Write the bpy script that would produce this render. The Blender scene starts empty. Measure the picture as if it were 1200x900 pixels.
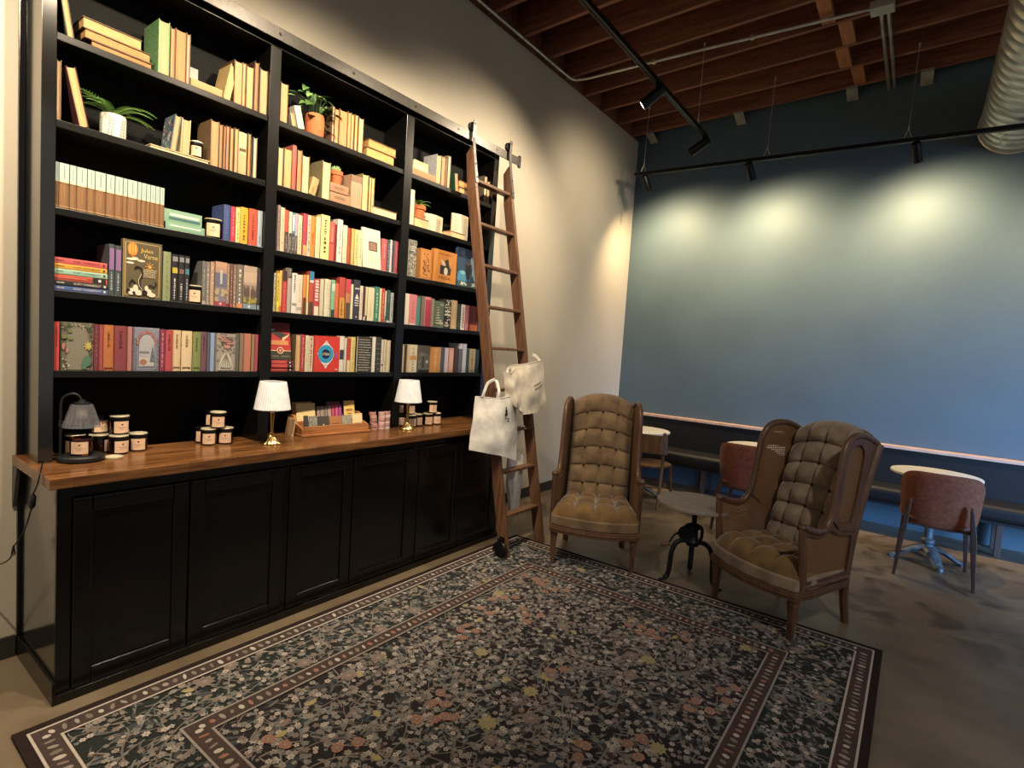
import bpy, math, random
from mathutils import Vector, Matrix
random.seed(7)
R_ = random.Random(11)
PI = math.pi
SC = bpy.context.scene
COL = SC.collection

# ------------------------------------------------------------------ materials
def lin(h):
    h = h.lstrip('#')
    o = []
    for i in (0, 2, 4):
        c = int(h[i:i+2], 16)/255
        o.append(c/12.92 if c <= .04045 else ((c+.055)/1.055)**2.4)
    return (o[0], o[1], o[2], 1)
def mixc(a, b, t): return tuple(a[i]+(b[i]-a[i])*t for i in range(3))+(1,)
_M = {}
def base_mat(name):
    m = bpy.data.materials.new(name); m.use_nodes = True
    return m, m.node_tree.nodes, m.node_tree.links, m.node_tree.nodes['Principled BSDF']
def flat(hexc, rough=.6, metal=0, spec=.5, noise=.06, nscale=60, trans=0, sheen=0):
    key = (hexc, rough, metal, spec, noise, nscale, trans, sheen)
    if key in _M: return _M[key]
    m, N, L, b = base_mat('m_'+hexc.strip('#')+'_%d' % len(_M))
    c = lin(hexc)
    b.inputs['Base Color'].default_value = c
    b.inputs['Roughness'].default_value = rough
    b.inputs['Metallic'].default_value = metal
    b.inputs['Specular IOR Level'].default_value = spec
    if trans: b.inputs['Transmission Weight'].default_value = trans
    if sheen:
        b.inputs['Sheen Weight'].default_value = sheen; b.inputs['Sheen Roughness'].default_value = .35
    if noise:
        tc = N.new('ShaderNodeTexCoord'); n = N.new('ShaderNodeTexNoise'); n.inputs['Scale'].default_value = nscale
        n.inputs['Detail'].default_value = 3
        r = N.new('ShaderNodeValToRGB')
        r.color_ramp.elements[0].position = .3; r.color_ramp.elements[1].position = .7
        r.color_ramp.elements[0].color = mixc(c, (0, 0, 0), noise*1.8); r.color_ramp.elements[1].color = tuple(min(1, v*(1+noise*1.5)) for v in c[:3])+(1,)
        L.new(tc.outputs['Object'], n.inputs['Vector']); L.new(n.outputs['Fac'], r.inputs['Fac']); L.new(r.outputs['Color'], b.inputs['Base Color'])
    _M[key] = m
    return m
def fabric(name, c1, c2, scale=14, rough=.85, sheen=.6, bump=.25):
    if name in _M: return _M[name]
    m, N, L, b = base_mat(name)
    tc = N.new('ShaderNodeTexCoord'); n = N.new('ShaderNodeTexNoise'); n.inputs['Scale'].default_value = scale; n.inputs['Detail'].default_value = 5
    r = N.new('ShaderNodeValToRGB'); r.color_ramp.elements[0].position = .32; r.color_ramp.elements[1].position = .68
    r.color_ramp.elements[0].color = lin(c1); r.color_ramp.elements[1].color = lin(c2)
    n2 = N.new('ShaderNodeTexNoise'); n2.inputs['Scale'].default_value = 420
    bp = N.new('ShaderNodeBump'); bp.inputs['Strength'].default_value = bump; bp.inputs['Distance'].default_value = .002
    L.new(tc.outputs['Object'], n.inputs['Vector']); L.new(tc.outputs['Object'], n2.inputs['Vector'])
    L.new(n.outputs['Fac'], r.inputs['Fac']); L.new(r.outputs['Color'], b.inputs['Base Color'])
    L.new(n2.outputs['Fac'], bp.inputs['Height']); L.new(bp.outputs['Normal'], b.inputs['Normal'])
    b.inputs['Roughness'].default_value = rough; b.inputs['Sheen Weight'].default_value = sheen; b.inputs['Sheen Roughness'].default_value = .4
    _M[name] = m; return m
def wood(name, c1, c2, scl=(30, 2, 30), rough=.45, c3=None, bump=.15, staves=None):
    if name in _M: return _M[name]
    m, N, L, b = base_mat(name)
    tc = N.new('ShaderNodeTexCoord'); mp = N.new('ShaderNodeMapping'); mp.inputs['Scale'].default_value = scl
    n = N.new('ShaderNodeTexNoise'); n.inputs['Scale'].default_value = 1; n.inputs['Detail'].default_value = 6; n.inputs['Roughness'].default_value = .65
    r = N.new('ShaderNodeValToRGB'); r.color_ramp.elements[0].position = .3; r.color_ramp.elements[1].position = .7
    r.color_ramp.elements[0].color = lin(c1); r.color_ramp.elements[1].color = lin(c2)
    L.new(tc.outputs['Object'], mp.inputs['Vector']); L.new(mp.outputs['Vector'], n.inputs['Vector']); L.new(n.outputs['Fac'], r.inputs['Fac'])
    col = r.outputs['Color']
    if staves:
        br = N.new('ShaderNodeTexBrick'); br.inputs['Scale'].default_value = 1
        br.inputs['Brick Width'].default_value = staves[0]; br.inputs['Row Height'].default_value = staves[1]; br.inputs['Mortar Size'].default_value = .0006
        br.inputs['Color1'].default_value = (.50, .47, .45, 1); br.inputs['Color2'].default_value = (1, 1, 1, 1); br.inputs['Mortar'].default_value = (.45, .4, .36, 1)
        br.offset = .37
        sw = N.new('ShaderNodeSeparateXYZ'); cb = N.new('ShaderNodeCombineXYZ')
        L.new(tc.outputs['Object'], sw.inputs[0]); L.new(sw.outputs['Y'], cb.inputs['X']); L.new(sw.outputs['X'], cb.inputs['Y'])
        L.new(cb.outputs[0], br.inputs['Vector'])
        mx = N.new('ShaderNodeMix'); mx.data_type = 'RGBA'; mx.blend_type = 'MULTIPLY'; mx.inputs['Factor'].default_value = .75
        L.new(col, mx.inputs['A']); L.new(br.outputs['Color'], mx.inputs['B']); col = mx.outputs['Result']
    L.new(col, b.inputs['Base Color'])
    bp = N.new('ShaderNodeBump'); bp.inputs['Strength'].default_value = bump; bp.inputs['Distance'].default_value = .002
    L.new(n.outputs['Fac'], bp.inputs['Height']); L.new(bp.outputs['Normal'], b.inputs['Normal'])
    b.inputs['Roughness'].default_value = rough
    _M[name] = m; return m
def emit(name, col, strength):
    if name in _M: return _M[name]
    m, N, L, b = base_mat(name)
    b.inputs['Emission Color'].default_value = col; b.inputs['Emission Strength'].default_value = strength
    _M[name] = m; return m
def glass(name, col, rough=.05):
    if name in _M: return _M[name]
    m, N, L, b = base_mat(name)
    b.inputs['Base Color'].default_value = col; b.inputs['Transmission Weight'].default_value = 1
    b.inputs['Roughness'].default_value = rough; b.inputs['IOR'].default_value = 1.45
    _M[name] = m; return m

def wall_paint(name, c, c2, rough, scuff=False, spec=.3):
    m, N, L, b = base_mat(name)
    tc = N.new('ShaderNodeTexCoord')
    n = N.new('ShaderNodeTexNoise'); n.inputs['Scale'].default_value = 1.6; n.inputs['Detail'].default_value = 6
    r = N.new('ShaderNodeValToRGB'); r.color_ramp.elements[0].position = .3; r.color_ramp.elements[1].position = .7
    r.color_ramp.elements[0].color = lin(c); r.color_ramp.elements[1].color = lin(c2)
    L.new(tc.outputs['Object'], n.inputs['Vector']); L.new(n.outputs['Fac'], r.inputs['Fac'])
    col = r.outputs['Color']
    if scuff:                                   # dark rubbed patches high up near the far corner
        acc = None
        for (yy, zz, ry, rz) in ((5.41, 3.52, .035, .10), (5.53, 3.25, .05, .16), (5.46, 3.36, .03, .09), (5.62, 3.8, .03, .12)):
            mp = N.new('ShaderNodeMapping'); mp.inputs['Location'].default_value = (0, -yy/ry, -zz/rz); mp.inputs['Scale'].default_value = (0, 1/ry, 1/rz)
            ln = N.new('ShaderNodeVectorMath'); ln.operation = 'LENGTH'
            L.new(tc.outputs['Object'], mp.inputs['Vector']); L.new(mp.outputs['Vector'], ln.inputs[0])
            s = N.new('ShaderNodeMapRange'); s.inputs['From Min'].default_value = 1.3; s.inputs['From Max'].default_value = .4
            L.new(ln.outputs['Value'], s.inputs['Value'])
            if acc is None: acc = s.outputs[0]
            else:
                a = N.new('ShaderNodeMath'); a.operation = 'MAXIMUM'; L.new(acc, a.inputs[0]); L.new(s.outputs[0], a.inputs[1]); acc = a.outputs[0]
        n3 = N.new('ShaderNodeTexNoise'); n3.inputs['Scale'].default_value = 16; n3.inputs['Detail'].default_value = 4
        L.new(tc.outputs['Object'], n3.inputs['Vector'])
        th = N.new('ShaderNodeMapRange'); th.inputs['From Min'].default_value = .45; th.inputs['From Max'].default_value = .6
        L.new(n3.outputs['Fac'], th.inputs['Value'])
        mu = N.new('ShaderNodeMath'); mu.operation = 'MULTIPLY'; L.new(acc, mu.inputs[0]); L.new(th.outputs[0], mu.inputs[1])
        mu2 = N.new('ShaderNodeMath'); mu2.operation = 'MULTIPLY'; mu2.inputs[1].default_value = .45; L.new(mu.outputs[0], mu2.inputs[0])
        mx = N.new('ShaderNodeMix'); mx.data_type = 'RGBA'; mx.inputs['B'].default_value = lin('#5c5852')
        L.new(mu2.outputs[0], mx.inputs['Factor']); L.new(col, mx.inputs['A']); col = mx.outputs['Result']
    L.new(col, b.inputs['Base Color'])
    n2 = N.new('ShaderNodeTexNoise'); n2.inputs['Scale'].default_value = 220
    bp = N.new('ShaderNodeBump'); bp.inputs['Strength'].default_value = .12; bp.inputs['Distance'].default_value = .003
    L.new(tc.outputs['Object'], n2.inputs['Vector']); L.new(n2.outputs['Fac'], bp.inputs['Height']); L.new(bp.outputs['Normal'], b.inputs['Normal'])
    b.inputs['Roughness'].default_value = rough; b.inputs['Specular IOR Level'].default_value = spec
    return m
def concrete():
    m, N, L, b = base_mat('polished_concrete')
    tc = N.new('ShaderNodeTexCoord')
    n = N.new('ShaderNodeTexNoise'); n.inputs['Scale'].default_value = 1.3; n.inputs['Detail'].default_value = 8; n.inputs['Roughness'].default_value = .62
    r = N.new('ShaderNodeValToRGB')
    e = r.color_ramp.elements; e[0].position = .25; e[0].color = lin('#4c3f32'); e[1].position = .75; e[1].color = lin('#8a7c67')
    x = e.new(.5); x.color = lin('#6f614e')
    L.new(tc.outputs['Object'], n.inputs['Vector']); L.new(n.outputs['Fac'], r.inputs['Fac'])
    n2 = N.new('ShaderNodeTexNoise'); n2.inputs['Scale'].default_value = 3.2; n2.inputs['Detail'].default_value = 7; n2.inputs['Distortion'].default_value = .8
    r2 = N.new('ShaderNodeValToRGB'); r2.color_ramp.elements[0].position = .53; r2.color_ramp.elements[0].color = (0, 0, 0, 1); r2.color_ramp.elements[1].position = .66; r2.color_ramp.elements[1].color = (.75, .75, .75, 1)
    L.new(tc.outputs['Object'], n2.inputs['Vector']); L.new(n2.outputs['Fac'], r2.inputs['Fac'])
    # the worn brown stains lie towards the back right
    sp = N.new('ShaderNodeSeparateXYZ'); L.new(tc.outputs['Object'], sp.inputs[0])
    mr = N.new('ShaderNodeMapRange'); mr.inputs['From Min'].default_value = 2.6; mr.inputs['From Max'].default_value = 3.4
    L.new(sp.outputs['Y'], mr.inputs['Value'])
    mu = N.new('ShaderNodeMath'); mu.operation = 'MULTIPLY'; L.new(r2.outputs['Color'], mu.inputs[0]); L.new(mr.outputs[0], mu.inputs[1])
    mx = N.new('ShaderNodeMix'); mx.data_type = 'RGBA'; mx.inputs['B'].default_value = lin('#3a2a1c')
    L.new(mu.outputs[0], mx.inputs['Factor']); L.new(r.outputs['Color'], mx.inputs['A']); L.new(mx.outputs['Result'], b.inputs['Base Color'])
    n3 = N.new('ShaderNodeTexNoise'); n3.inputs['Scale'].default_value = 5; n3.inputs['Detail'].default_value = 5
    mr2 = N.new('ShaderNodeMapRange'); mr2.inputs['To Min'].default_value = .28; mr2.inputs['To Max'].default_value = .55
    L.new(tc.outputs['Object'], n3.inputs['Vector']); L.new(n3.outputs['Fac'], mr2.inputs['Value']); L.new(mr2.outputs[0], b.inputs['Roughness'])
    b.inputs['Specular IOR Level'].default_value = .45
    return m
def cane_mat():
    m, N, L, b = base_mat('woven_cane')
    out = N['Material Output']
    tc = N.new('ShaderNodeTexCoord'); sp = N.new('ShaderNodeSeparateXYZ'); cb = N.new('ShaderNodeCombineXYZ')
    L.new(tc.outputs['Object'], sp.inputs[0]); L.new(sp.outputs['Y'], cb.inputs['X']); L.new(sp.outputs['Z'], cb.inputs['Y'])
    v = N.new('ShaderNodeTexVoronoi'); v.voronoi_dimensions = '2D'; v.inputs['Scale'].default_value = 75; v.inputs['Randomness'].default_value = 0
    L.new(cb.outputs[0], v.inputs['Vector'])
    lt = N.new('ShaderNodeMath'); lt.operation = 'LESS_THAN'; lt.inputs[1].default_value = .30
    L.new(v.outputs['Distance'], lt.inputs[0])
    t = N.new('ShaderNodeBsdfTransparent'); mx = N.new('ShaderNodeMixShader')
    L.new(lt.outputs[0], mx.inputs[0]); L.new(b.outputs[0], mx.inputs[1]); L.new(t.outputs[0], mx.inputs[2]); L.new(mx.outputs[0], out.inputs['Surface'])
    b.inputs['Base Color'].default_value = lin('#83603f'); b.inputs['Roughness'].default_value = .5
    return m
def stripes_pages(hexc):
    key = 'pages'+hexc
    if key in _M: return _M[key]
    m, N, L, b = base_mat('paper_'+hexc.strip('#'))
    tc = N.new('ShaderNodeTexCoord'); mp = N.new('ShaderNodeMapping'); mp.inputs['Scale'].default_value = (3, 900, 8)
    n = N.new('ShaderNodeTexNoise'); n.inputs['Scale'].default_value = 1; n.inputs['Detail'].default_value = 2
    c = lin(hexc); r = N.new('ShaderNodeValToRGB'); r.color_ramp.elements[0].position = .35; r.color_ramp.elements[1].position = .65
    r.color_ramp.elements[0].color = mixc(c, (0, 0, 0), .22); r.color_ramp.elements[1].color = mixc(c, (1, 1, 1), .08)
    L.new(tc.outputs['Object'], mp.inputs['Vector']); L.new(mp.outputs['Vector'], n.inputs['Vector']); L.new(n.outputs['Fac'], r.inputs['Fac']); L.new(r.outputs['Color'], b.inputs['Base Color'])
    b.inputs['Roughness'].default_value = .85; b.inputs['Specular IOR Level'].default_value = .2
    _M[key] = m; return m

# ------------------------------------------------------------------ mesh builder
class MB:
    def __init__(s): s.v = []; s.f = []; s.mi = []; s.sm = []; s.mats = []
    def m(s, mat):
        if mat not in s.mats: s.mats.append(mat)
        return s.mats.index(mat)
    def add(s, vs, fs, mat, smooth=False, M=None):
        o = len(s.v); k = s.m(mat)
        if M is not None: vs = [M @ Vector(p) for p in vs]
        s.v += [tuple(p) for p in vs]
        for f in fs:
            s.f.append(tuple(i+o for i in f)); s.mi.append(k); s.sm.append(smooth)
    def box(s, x0, x1, y0, y1, z0, z1, mat, M=None):
        vs = [(x, y, z) for x in (x0, x1) for y in (y0, y1) for z in (z0, z1)]
        s.add(vs, [(0, 1, 3, 2), (4, 6, 7, 5), (0, 4, 5, 1), (2, 3, 7, 6), (0, 2, 6, 4), (1, 5, 7, 3)], mat, False, M)
    def hexa(s, bot, top, mat, smooth=False):      # any two matching loops joined
        n = len(bot)
        s.add(list(bot)+list(top), [tuple(reversed(range(n))), tuple(range(n, 2*n))]+[(i, (i+1) % n, n+(i+1) % n, n+i) for i in range(n)], mat, smooth)
    def prism(s, pts, axis, a, b, mat, smooth=False, M=None):   # pts 2D, extruded along axis
        def mk(p, t):
            return {'x': (t, p[0], p[1]), 'y': (p[0], t, p[1]), 'z': (p[0], p[1], t)}[axis]
        n = len(pts)
        s.add([mk(p, a) for p in pts]+[mk(p, b) for p in pts],
              [tuple(reversed(range(n))), tuple(range(n, 2*n))]+[(i, (i+1) % n, n+(i+1) % n, n+i) for i in range(n)], mat, smooth, M)
    def lathe(s, prof, c, mat, seg=24, M=None, flute=0, nf=0):
        vs = []; fs = []; n = len(prof)
        for i in range(seg):
            a = 2*PI*i/seg
            for (r, z) in prof:
                rr = r*(1+flute*math.cos(nf*a)) if flute else r
                vs.append((c[0]+rr*math.cos(a), c[1]+rr*math.sin(a), c[2]+z))
        for i in range(seg):
            j = (i+1) % seg
            for k in range(n-1):
                fs.append((i*n+k, j*n+k, j*n+k+1, i*n+k+1))
        if prof[0][0] > 1e-6: fs.append(tuple(i*n for i in reversed(range(seg))))
        if prof[-1][0] > 1e-6: fs.append(tuple(i*n+n-1 for i in range(seg)))
        s.add(vs, fs, mat, True, M)
    def cyl(s, p0, p1, r0, r1, mat, seg=16):
        s.tube([p0, p1], [r0, r1], mat, seg)
    def tube(s, path, r, mat, seg=10, closed=False, sx=1.0, sy=1.0, up=(0, 0, 1)):
        P = [Vector(p) for p in path]; n = len(P)
        if not isinstance(r, (list, tuple)): r = [r]*n
        vs = []; prev = None
        for i in range(n):
            if closed: t = (P[(i+1) % n]-P[i-1])
            else: t = P[min(i+1, n-1)]-P[max(i-1, 0)]
            t.normalize()
            u = Vector(up)
            if abs(t.dot(u)) > .97: u = Vector((1, 0, 0)) if prev is None else prev
            if prev is not None and up == (0, 0, 1): u = prev
            a = (u-t*u.dot(t)).normalized(); bb = t.cross(a); prev = a
            for k in range(seg):
                g = 2*PI*(k+.5)/seg
                vs.append(P[i]+a*(math.cos(g)*r[i]*sx)+bb*(math.sin(g)*r[i]*sy))
        fs = []
        for i in range(n if closed else n-1):
            j = (i+1) % n
            for k in range(seg):
                l = (k+1) % seg
                fs.append((i*seg+k, i*seg+l, j*seg+l, j*seg+k))
        if not closed:
            fs.append(tuple(reversed(range(seg)))); fs.append(tuple(range((n-1)*seg, n*seg)))
        s.add(vs, fs, mat, seg > 5)
    def grid(s, fn, nu, nv, mat, smooth=True, flip=False):
        vs = [fn(i/nu, j/nv) for i in range(nu+1) for j in range(nv+1)]
        w = nv+1
        fs = [(i*w+j, (i+1)*w+j, (i+1)*w+j+1, i*w+j+1) for i in range(nu) for j in range(nv)]
        if flip: fs = [tuple(reversed(f)) for f in fs]
        s.add(vs, fs, mat, smooth)
    def poly(s, pts, mat): s.add(pts, [tuple(range(len(pts)))], mat)
    def build(s, name, parent=None, loc=None, rot=None, bevel=0, seg=2, sharp=40):
        me = bpy.data.meshes.new(name); me.from_pydata([tuple(p) for p in s.v], [], s.f)
        for m in s.mats: me.materials.append(m)
        me.polygons.foreach_set('material_index', s.mi); me.polygons.foreach_set('use_smooth', s.sm)
        me.update()
        if any(s.sm) and sharp: me.set_sharp_from_angle(angle=math.radians(sharp))
        o = bpy.data.objects.new(name, me); COL.objects.link(o)
        if parent is not None: o.parent = parent
        if loc is not None: o.location = loc
        if rot is not None: o.rotation_euler = rot
        if bevel:
            b = o.modifiers.new('edge', 'BEVEL'); b.width = bevel; b.segments = seg; b.limit_method = 'ANGLE'; b.angle_limit = math.radians(35)
        return o
def tag(o, label, cat, group=None):
    o['label'] = label; o['category'] = cat
    if group: o['group'] = group
    return o
def thing(name, label, cat, loc=(0, 0, 0), rz=0, group=None):
    o = bpy.data.objects.new(name, None); COL.objects.link(o); o.location = loc; o.rotation_euler = (0, 0, rz); o.empty_display_size = .1
    return tag(o, label, cat, group)
def structure(o): o['kind'] = 'structure'; return o
def smooth_path(pts, n=6):
    out = []; P = [Vector(p) for p in pts]
    for i in range(len(P)-1):
        p0 = P[max(i-1, 0)]; p1 = P[i]; p2 = P[i+1]; p3 = P[min(i+2, len(P)-1)]
        for k in range(n):
            t = k/n
            out.append(.5*((2*p1)+(p2-p0)*t+(2*p0-5*p1+4*p2-p3)*t*t+(3*p1-p0-3*p2+p3)*t**3))
    out.append(P[-1]); return out
_T = {}
def glyphs(s):
    if s in _T: return _T[s]
    cu = bpy.data.curves.new('lettering', 'FONT'); cu.body = s; cu.size = 1; cu.resolution_u = 2
    o = bpy.data.objects.new('lettering', cu); COL.objects.link(o)
    dg = bpy.context.evaluated_depsgraph_get(); dg.update()
    me = o.evaluated_get(dg).to_mesh()
    vs = [(v.co.x, v.co.y) for v in me.vertices]; fs = [tuple(p.vertices) for p in me.polygons]
    o.evaluated_get(dg).to_mesh_clear()
    bpy.data.objects.remove(o); bpy.data.curves.remove(cu)
    x0 = min(v[0] for v in vs); x1 = max(v[0] for v in vs); y0 = min(v[1] for v in vs); y1 = max(v[1] for v in vs)
    _T[s] = ([((x-x0)/(x1-x0), (y-y0)/(y1-y0)) for x, y in vs], fs); return _T[s]

# printed shapes on a flat rectangle: P maps (u right, v up) to 3D, each shape a hair further out
class Art:
    def __init__(s, mb, org, U, V, Nn, rough=.5, step=.00016):
        s.mb = mb; s.o = Vector(org); s.U = Vector(U); s.V = Vector(V); s.N = Vector(Nn); s.k = 1; s.r = rough; s.st = step
    def p(s, u, v): return s.o+s.U*u+s.V*v+s.N*(s.k*s.st)
    def mat(s, c): return flat(soft(c), s.r, 0, .3, 0)
    def poly(s, pts, c): s.mb.poly([s.p(*q) for q in pts], s.mat(c)); s.k += 1
    def rect(s, a, b, c, d, col): s.poly([(a, b), (c, b), (c, d), (a, d)], col)
    def ell(s, cu, cv, ru, rv, col, n=18): s.poly([(cu+ru*math.cos(2*PI*i/n), cv+rv*math.sin(2*PI*i/n)) for i in range(n)], col)
    def dots(s, L, col, n=6):
        for (u, v, ru, rv) in L: s.mb.poly([s.p(u+ru*math.cos(2*PI*i/n), v+rv*math.sin(2*PI*i/n)) for i in range(n)], s.mat(col)); s.k += .12
        s.k += 1
    def rects(s, L, col):
        for (a, b, c, d) in L: s.mb.poly([s.p(a, b), s.p(c, b), s.p(c, d), s.p(a, d)], s.mat(col))
        s.k += 1
    def line(s, pts, w, col, asp=1.0):           # w in v units, asp = height/width of the rectangle
        for i in range(len(pts)-1):
            (a, b), (c, d) = pts[i], pts[i+1]
            dx = c-a; dy = (d-b)*asp; l = math.hypot(dx, dy) or 1
            nx, ny = -dy/l*w*asp/2, dx/l*w/2
            s.mb.poly([s.p(a-nx, b-ny), s.p(c-nx, d-ny), s.p(c+nx, d+ny), s.p(a+nx, b+ny)], s.mat(col))
        s.k += 1
    def frame(s, m, w, col, asp=1):
        mu = m*asp; wu = w*asp
        s.rects([(mu, m, 1-mu, m+w), (mu, 1-m-w, 1-mu, 1-m), (mu, m, mu+wu, 1-m), (1-mu-wu, m, 1-mu, 1-m)], col)
    def text(s, t, u0, v0, u1, v1, col, vert=False):
        vs, fs = glyphs(t); q = []
        for (x, y) in vs:
            if vert: q.append(s.p(u0+(u1-u0)*y, v1-(v1-v0)*x) if False else s.p(u0+(u1-u0)*y, v1+(v0-v1)*x))
            else: q.append(s.p(u0+(u1-u0)*x, v0+(v1-v0)*y))
        s.mb.add(q, fs, s.mat(col)); s.k += 1
    def scrawl(s, u0, v0, u1, v1, col, rows=1, rnd=None):   # unreadable small lettering, only its marks
        rnd = rnd or R_; L = []
        hh = (v1-v0)/rows
        for r in range(rows):
            u = u0+rnd.random()*.05*(u1-u0); end = u1-rnd.random()*.18*(u1-u0)
            while u < end:
                w = (u1-u0)*rnd.uniform(.025, .06)
                L.append((u, v0+hh*(r+.22), min(u+w, end), v0+hh*(r+.22)+hh*rnd.uniform(.4, .62)))
                u += w*rnd.uniform(1.35, 1.9)
        s.rects(L, col)
# ------------------------------------------------------------------ palette
BLACK = flat('#0d0c0b', .32, 0, .42, .04, 25)
BLACKF = flat('#080707', .20, 0, .55, .04, 25)
BLACKI = flat('#050505', .6, 0, .12, .04, 25)
STEEL = flat('#55524f', .38, .7, .5, .08, 40)
BLKMETAL = flat('#141416', .4, .5, .5, 0)
WALNUT = wood('walnut', '#422c1f', '#70503b', (60, 60, 5), .38)
LADDER = wood('ladder_oak', '#482e20', '#7c5840', (45, 45, 3), .5)
BUTCHER = wood('butcher_block', '#4c2c16', '#966840', (60, 4, 60), .24, staves=(.42, .042))
JOIST = wood('old_joist', '#5a3324', '#945f46', (2.2, 26, 26), .7, bump=.3)
JOIST_LIT = wood('lit_block', '#8a5230', '#b5774a', (26, 4, 26), .7)  # blocking wood made lighter, light on its undersides put into the colour
VELVET = fabric('velvet_brown', '#5a4630', '#826a4c', 9)
VELVETS = fabric('velvet_gold', '#4f3a1c', '#7e6036', 9)
VELVET_SHEEN = fabric('velvet_sheen', '#6c5b49', '#97866f', 9)  # right chair's back velvet, its sheen painted in as a paler colour
CANE = cane_mat()
RUST = fabric('rust_fabric', '#6c341a', '#88492a', 40, .8, .3)
CANVAS = fabric('cotton_canvas', '#cfc4b0', '#e6dccb', 22, .9, .2, .5)
WHITEC = fabric('white_cotton', '#d8d4cc', '#eeebe4', 22, .9, .2, .4)
BRASS = flat('#c9ab72', .22, 1, .5, 0)
GALV = flat('#c4c0b4', .38, .8, .5, .12, 9)
VINYL = flat('#0d0d0e', .55, 0, .4, .08, 30)
WHITETOP = flat('#d8d4ca', .35, 0, .5, .03, 12)
TERRA = flat('#b8683f', .75, 0, .3, .10, 40)
CONC = concrete()

# ------------------------------------------------------------------ the room
mb = MB(); mb.box(-.15, 9, -5.5, 6.01, -.12, 0, CONC); structure(mb.build('floor'))
CREAM = wall_paint('cream_paint', '#bfb5a4', '#c7beae', .6, True)
mb = MB(); mb.box(-.15, 0, -5.5, 6.0, 0, 4.285, CREAM); structure(mb.build('wall_left'))
BLUE = wall_paint('slate_blue_paint', '#4a5a63', '#50616a', .55, False, .25)
mb = MB(); mb.box(-.15, 9, 5.86, 6.01, 0, 4.95, BLUE); structure(mb.build('wall_back'))
DARKBASE = flat('#34302c', .5, 0, .4, .05)
mb = MB(); mb.box(0, .012, -5.5, -.19, 0, .1, DARKBASE); mb.box(0, .012, 2.76, 5.86, 0, .1, DARKBASE)
structure(mb.build('baseboard_left', bevel=.003))
SL = .035
def cz(x): return 4.30+SL*x
ceil = MB(); ceil.hexa([(-.15, -5.5, 4.60), (9, -5.5, cz(9)+.30), (9, 6.01, cz(9)+.30), (-.15, 6.01, 4.60)],
                       [(-.15, -5.5, 4.66), (9, -5.5, cz(9)+.36), (9, 6.01, cz(9)+.36), (-.15, 6.01, 4.66)], JOIST)
ceiling = structure(ceil.build('ceiling'))
n = 0
ys = [2.79+.4155*k for k in range(-8, 8)]
for y in ys:
    j = MB(); h = .29
    j.hexa([(-.12, y-.02, cz(-.12)), (8.9, y-.02, cz(8.9)), (8.9, y+.02, cz(8.9)), (-.12, y+.02, cz(-.12))],
           [(-.12, y-.02, cz(-.12)+h), (8.9, y-.02, cz(8.9)+h), (8.9, y+.02, cz(8.9)+h), (-.12, y+.02, cz(-.12)+h)], JOIST)
    structure(j.build('joist', ceiling, bevel=.003, seg=1))
led = MB(); led.box(-.14, -.02, -5.5, 5.86, 4.286, 4.6, JOIST); structure(led.build('ledger', ceiling))
for k, (x, y) in enumerate([(2.30, 4.10), (2.41, 4.50), (2.345, 4.92), (2.43, 5.33)]):
    yy = min(ys, key=lambda q: abs(q+.2078-y))+.2078
    b = MB(); b.box(x-.05, x+.05, yy-.187, yy+.187, cz(x)+.004, cz(x)+.05, JOIST_LIT); structure(b.build('blocking', ceiling, bevel=.002, seg=1))
for x in (.22, 1.27, 2.36, 2.97, 4.1):
    b = MB(); b.box(x-.05, x+.05, 5.66, 5.70, cz(x)-.012, cz(x)-.004, GALV); b.hexa(
        [(x-.05, 5.70, cz(x)-.012), (x+.05, 5.70, cz(x)-.012), (x+.05, 5.858, cz(x)-.075), (x-.05, 5.858, cz(x)-.075)],
        [(x-.05, 5.70, cz(x)-.004), (x+.05, 5.70, cz(x)-.004), (x+.05, 5.858, cz(x)-.067), (x-.05, 5.858, cz(x)-.067)], GALV)
    structure(b.build('joist_bracket', ceiling))

# conduit run under the joists
t = thing('electrical_conduit', 'bent grey metal conduit along the joists to a junction box', 'conduit', (0, 0, 0))
mb = MB(); pth = [(.09, -1.0, 4.27), (.09, 2, 4.27), (.09, 3.85, 4.27)]+smooth_path([(.09, 3.9, 4.27), (.11, 4.03, 4.272), (.24, 4.08, 4.277)], 5)+[(1.3, 4.18, 4.315), (2.62, 4.33, 4.36)]
mb.tube(pth, .0135, GALV, 10); mb.build('pipe', t)
mb = MB(); mb.box(2.60, 2.76, 4.27, 4.40, 4.325, 4.385, flat('#a9a89c', .45, .3, .5, .05)); mb.build('junction_box', t, bevel=.006)
for x in (2.665, 2.715):
    mb = MB(); mb.tube([(x, 4.39, 4.36), (x, 5.859, 4.36)], .0135, GALV, 10); mb.build('pipe', t)
for (x, y, z) in ((.9, 4.145, 4.30), (1.75, 4.235, 4.332)):
    mb = MB(); mb.box(x-.012, x+.012, y-.02, y+.02, z-.014, z+.02, GALV); mb.build('strap_clip', t)

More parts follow.
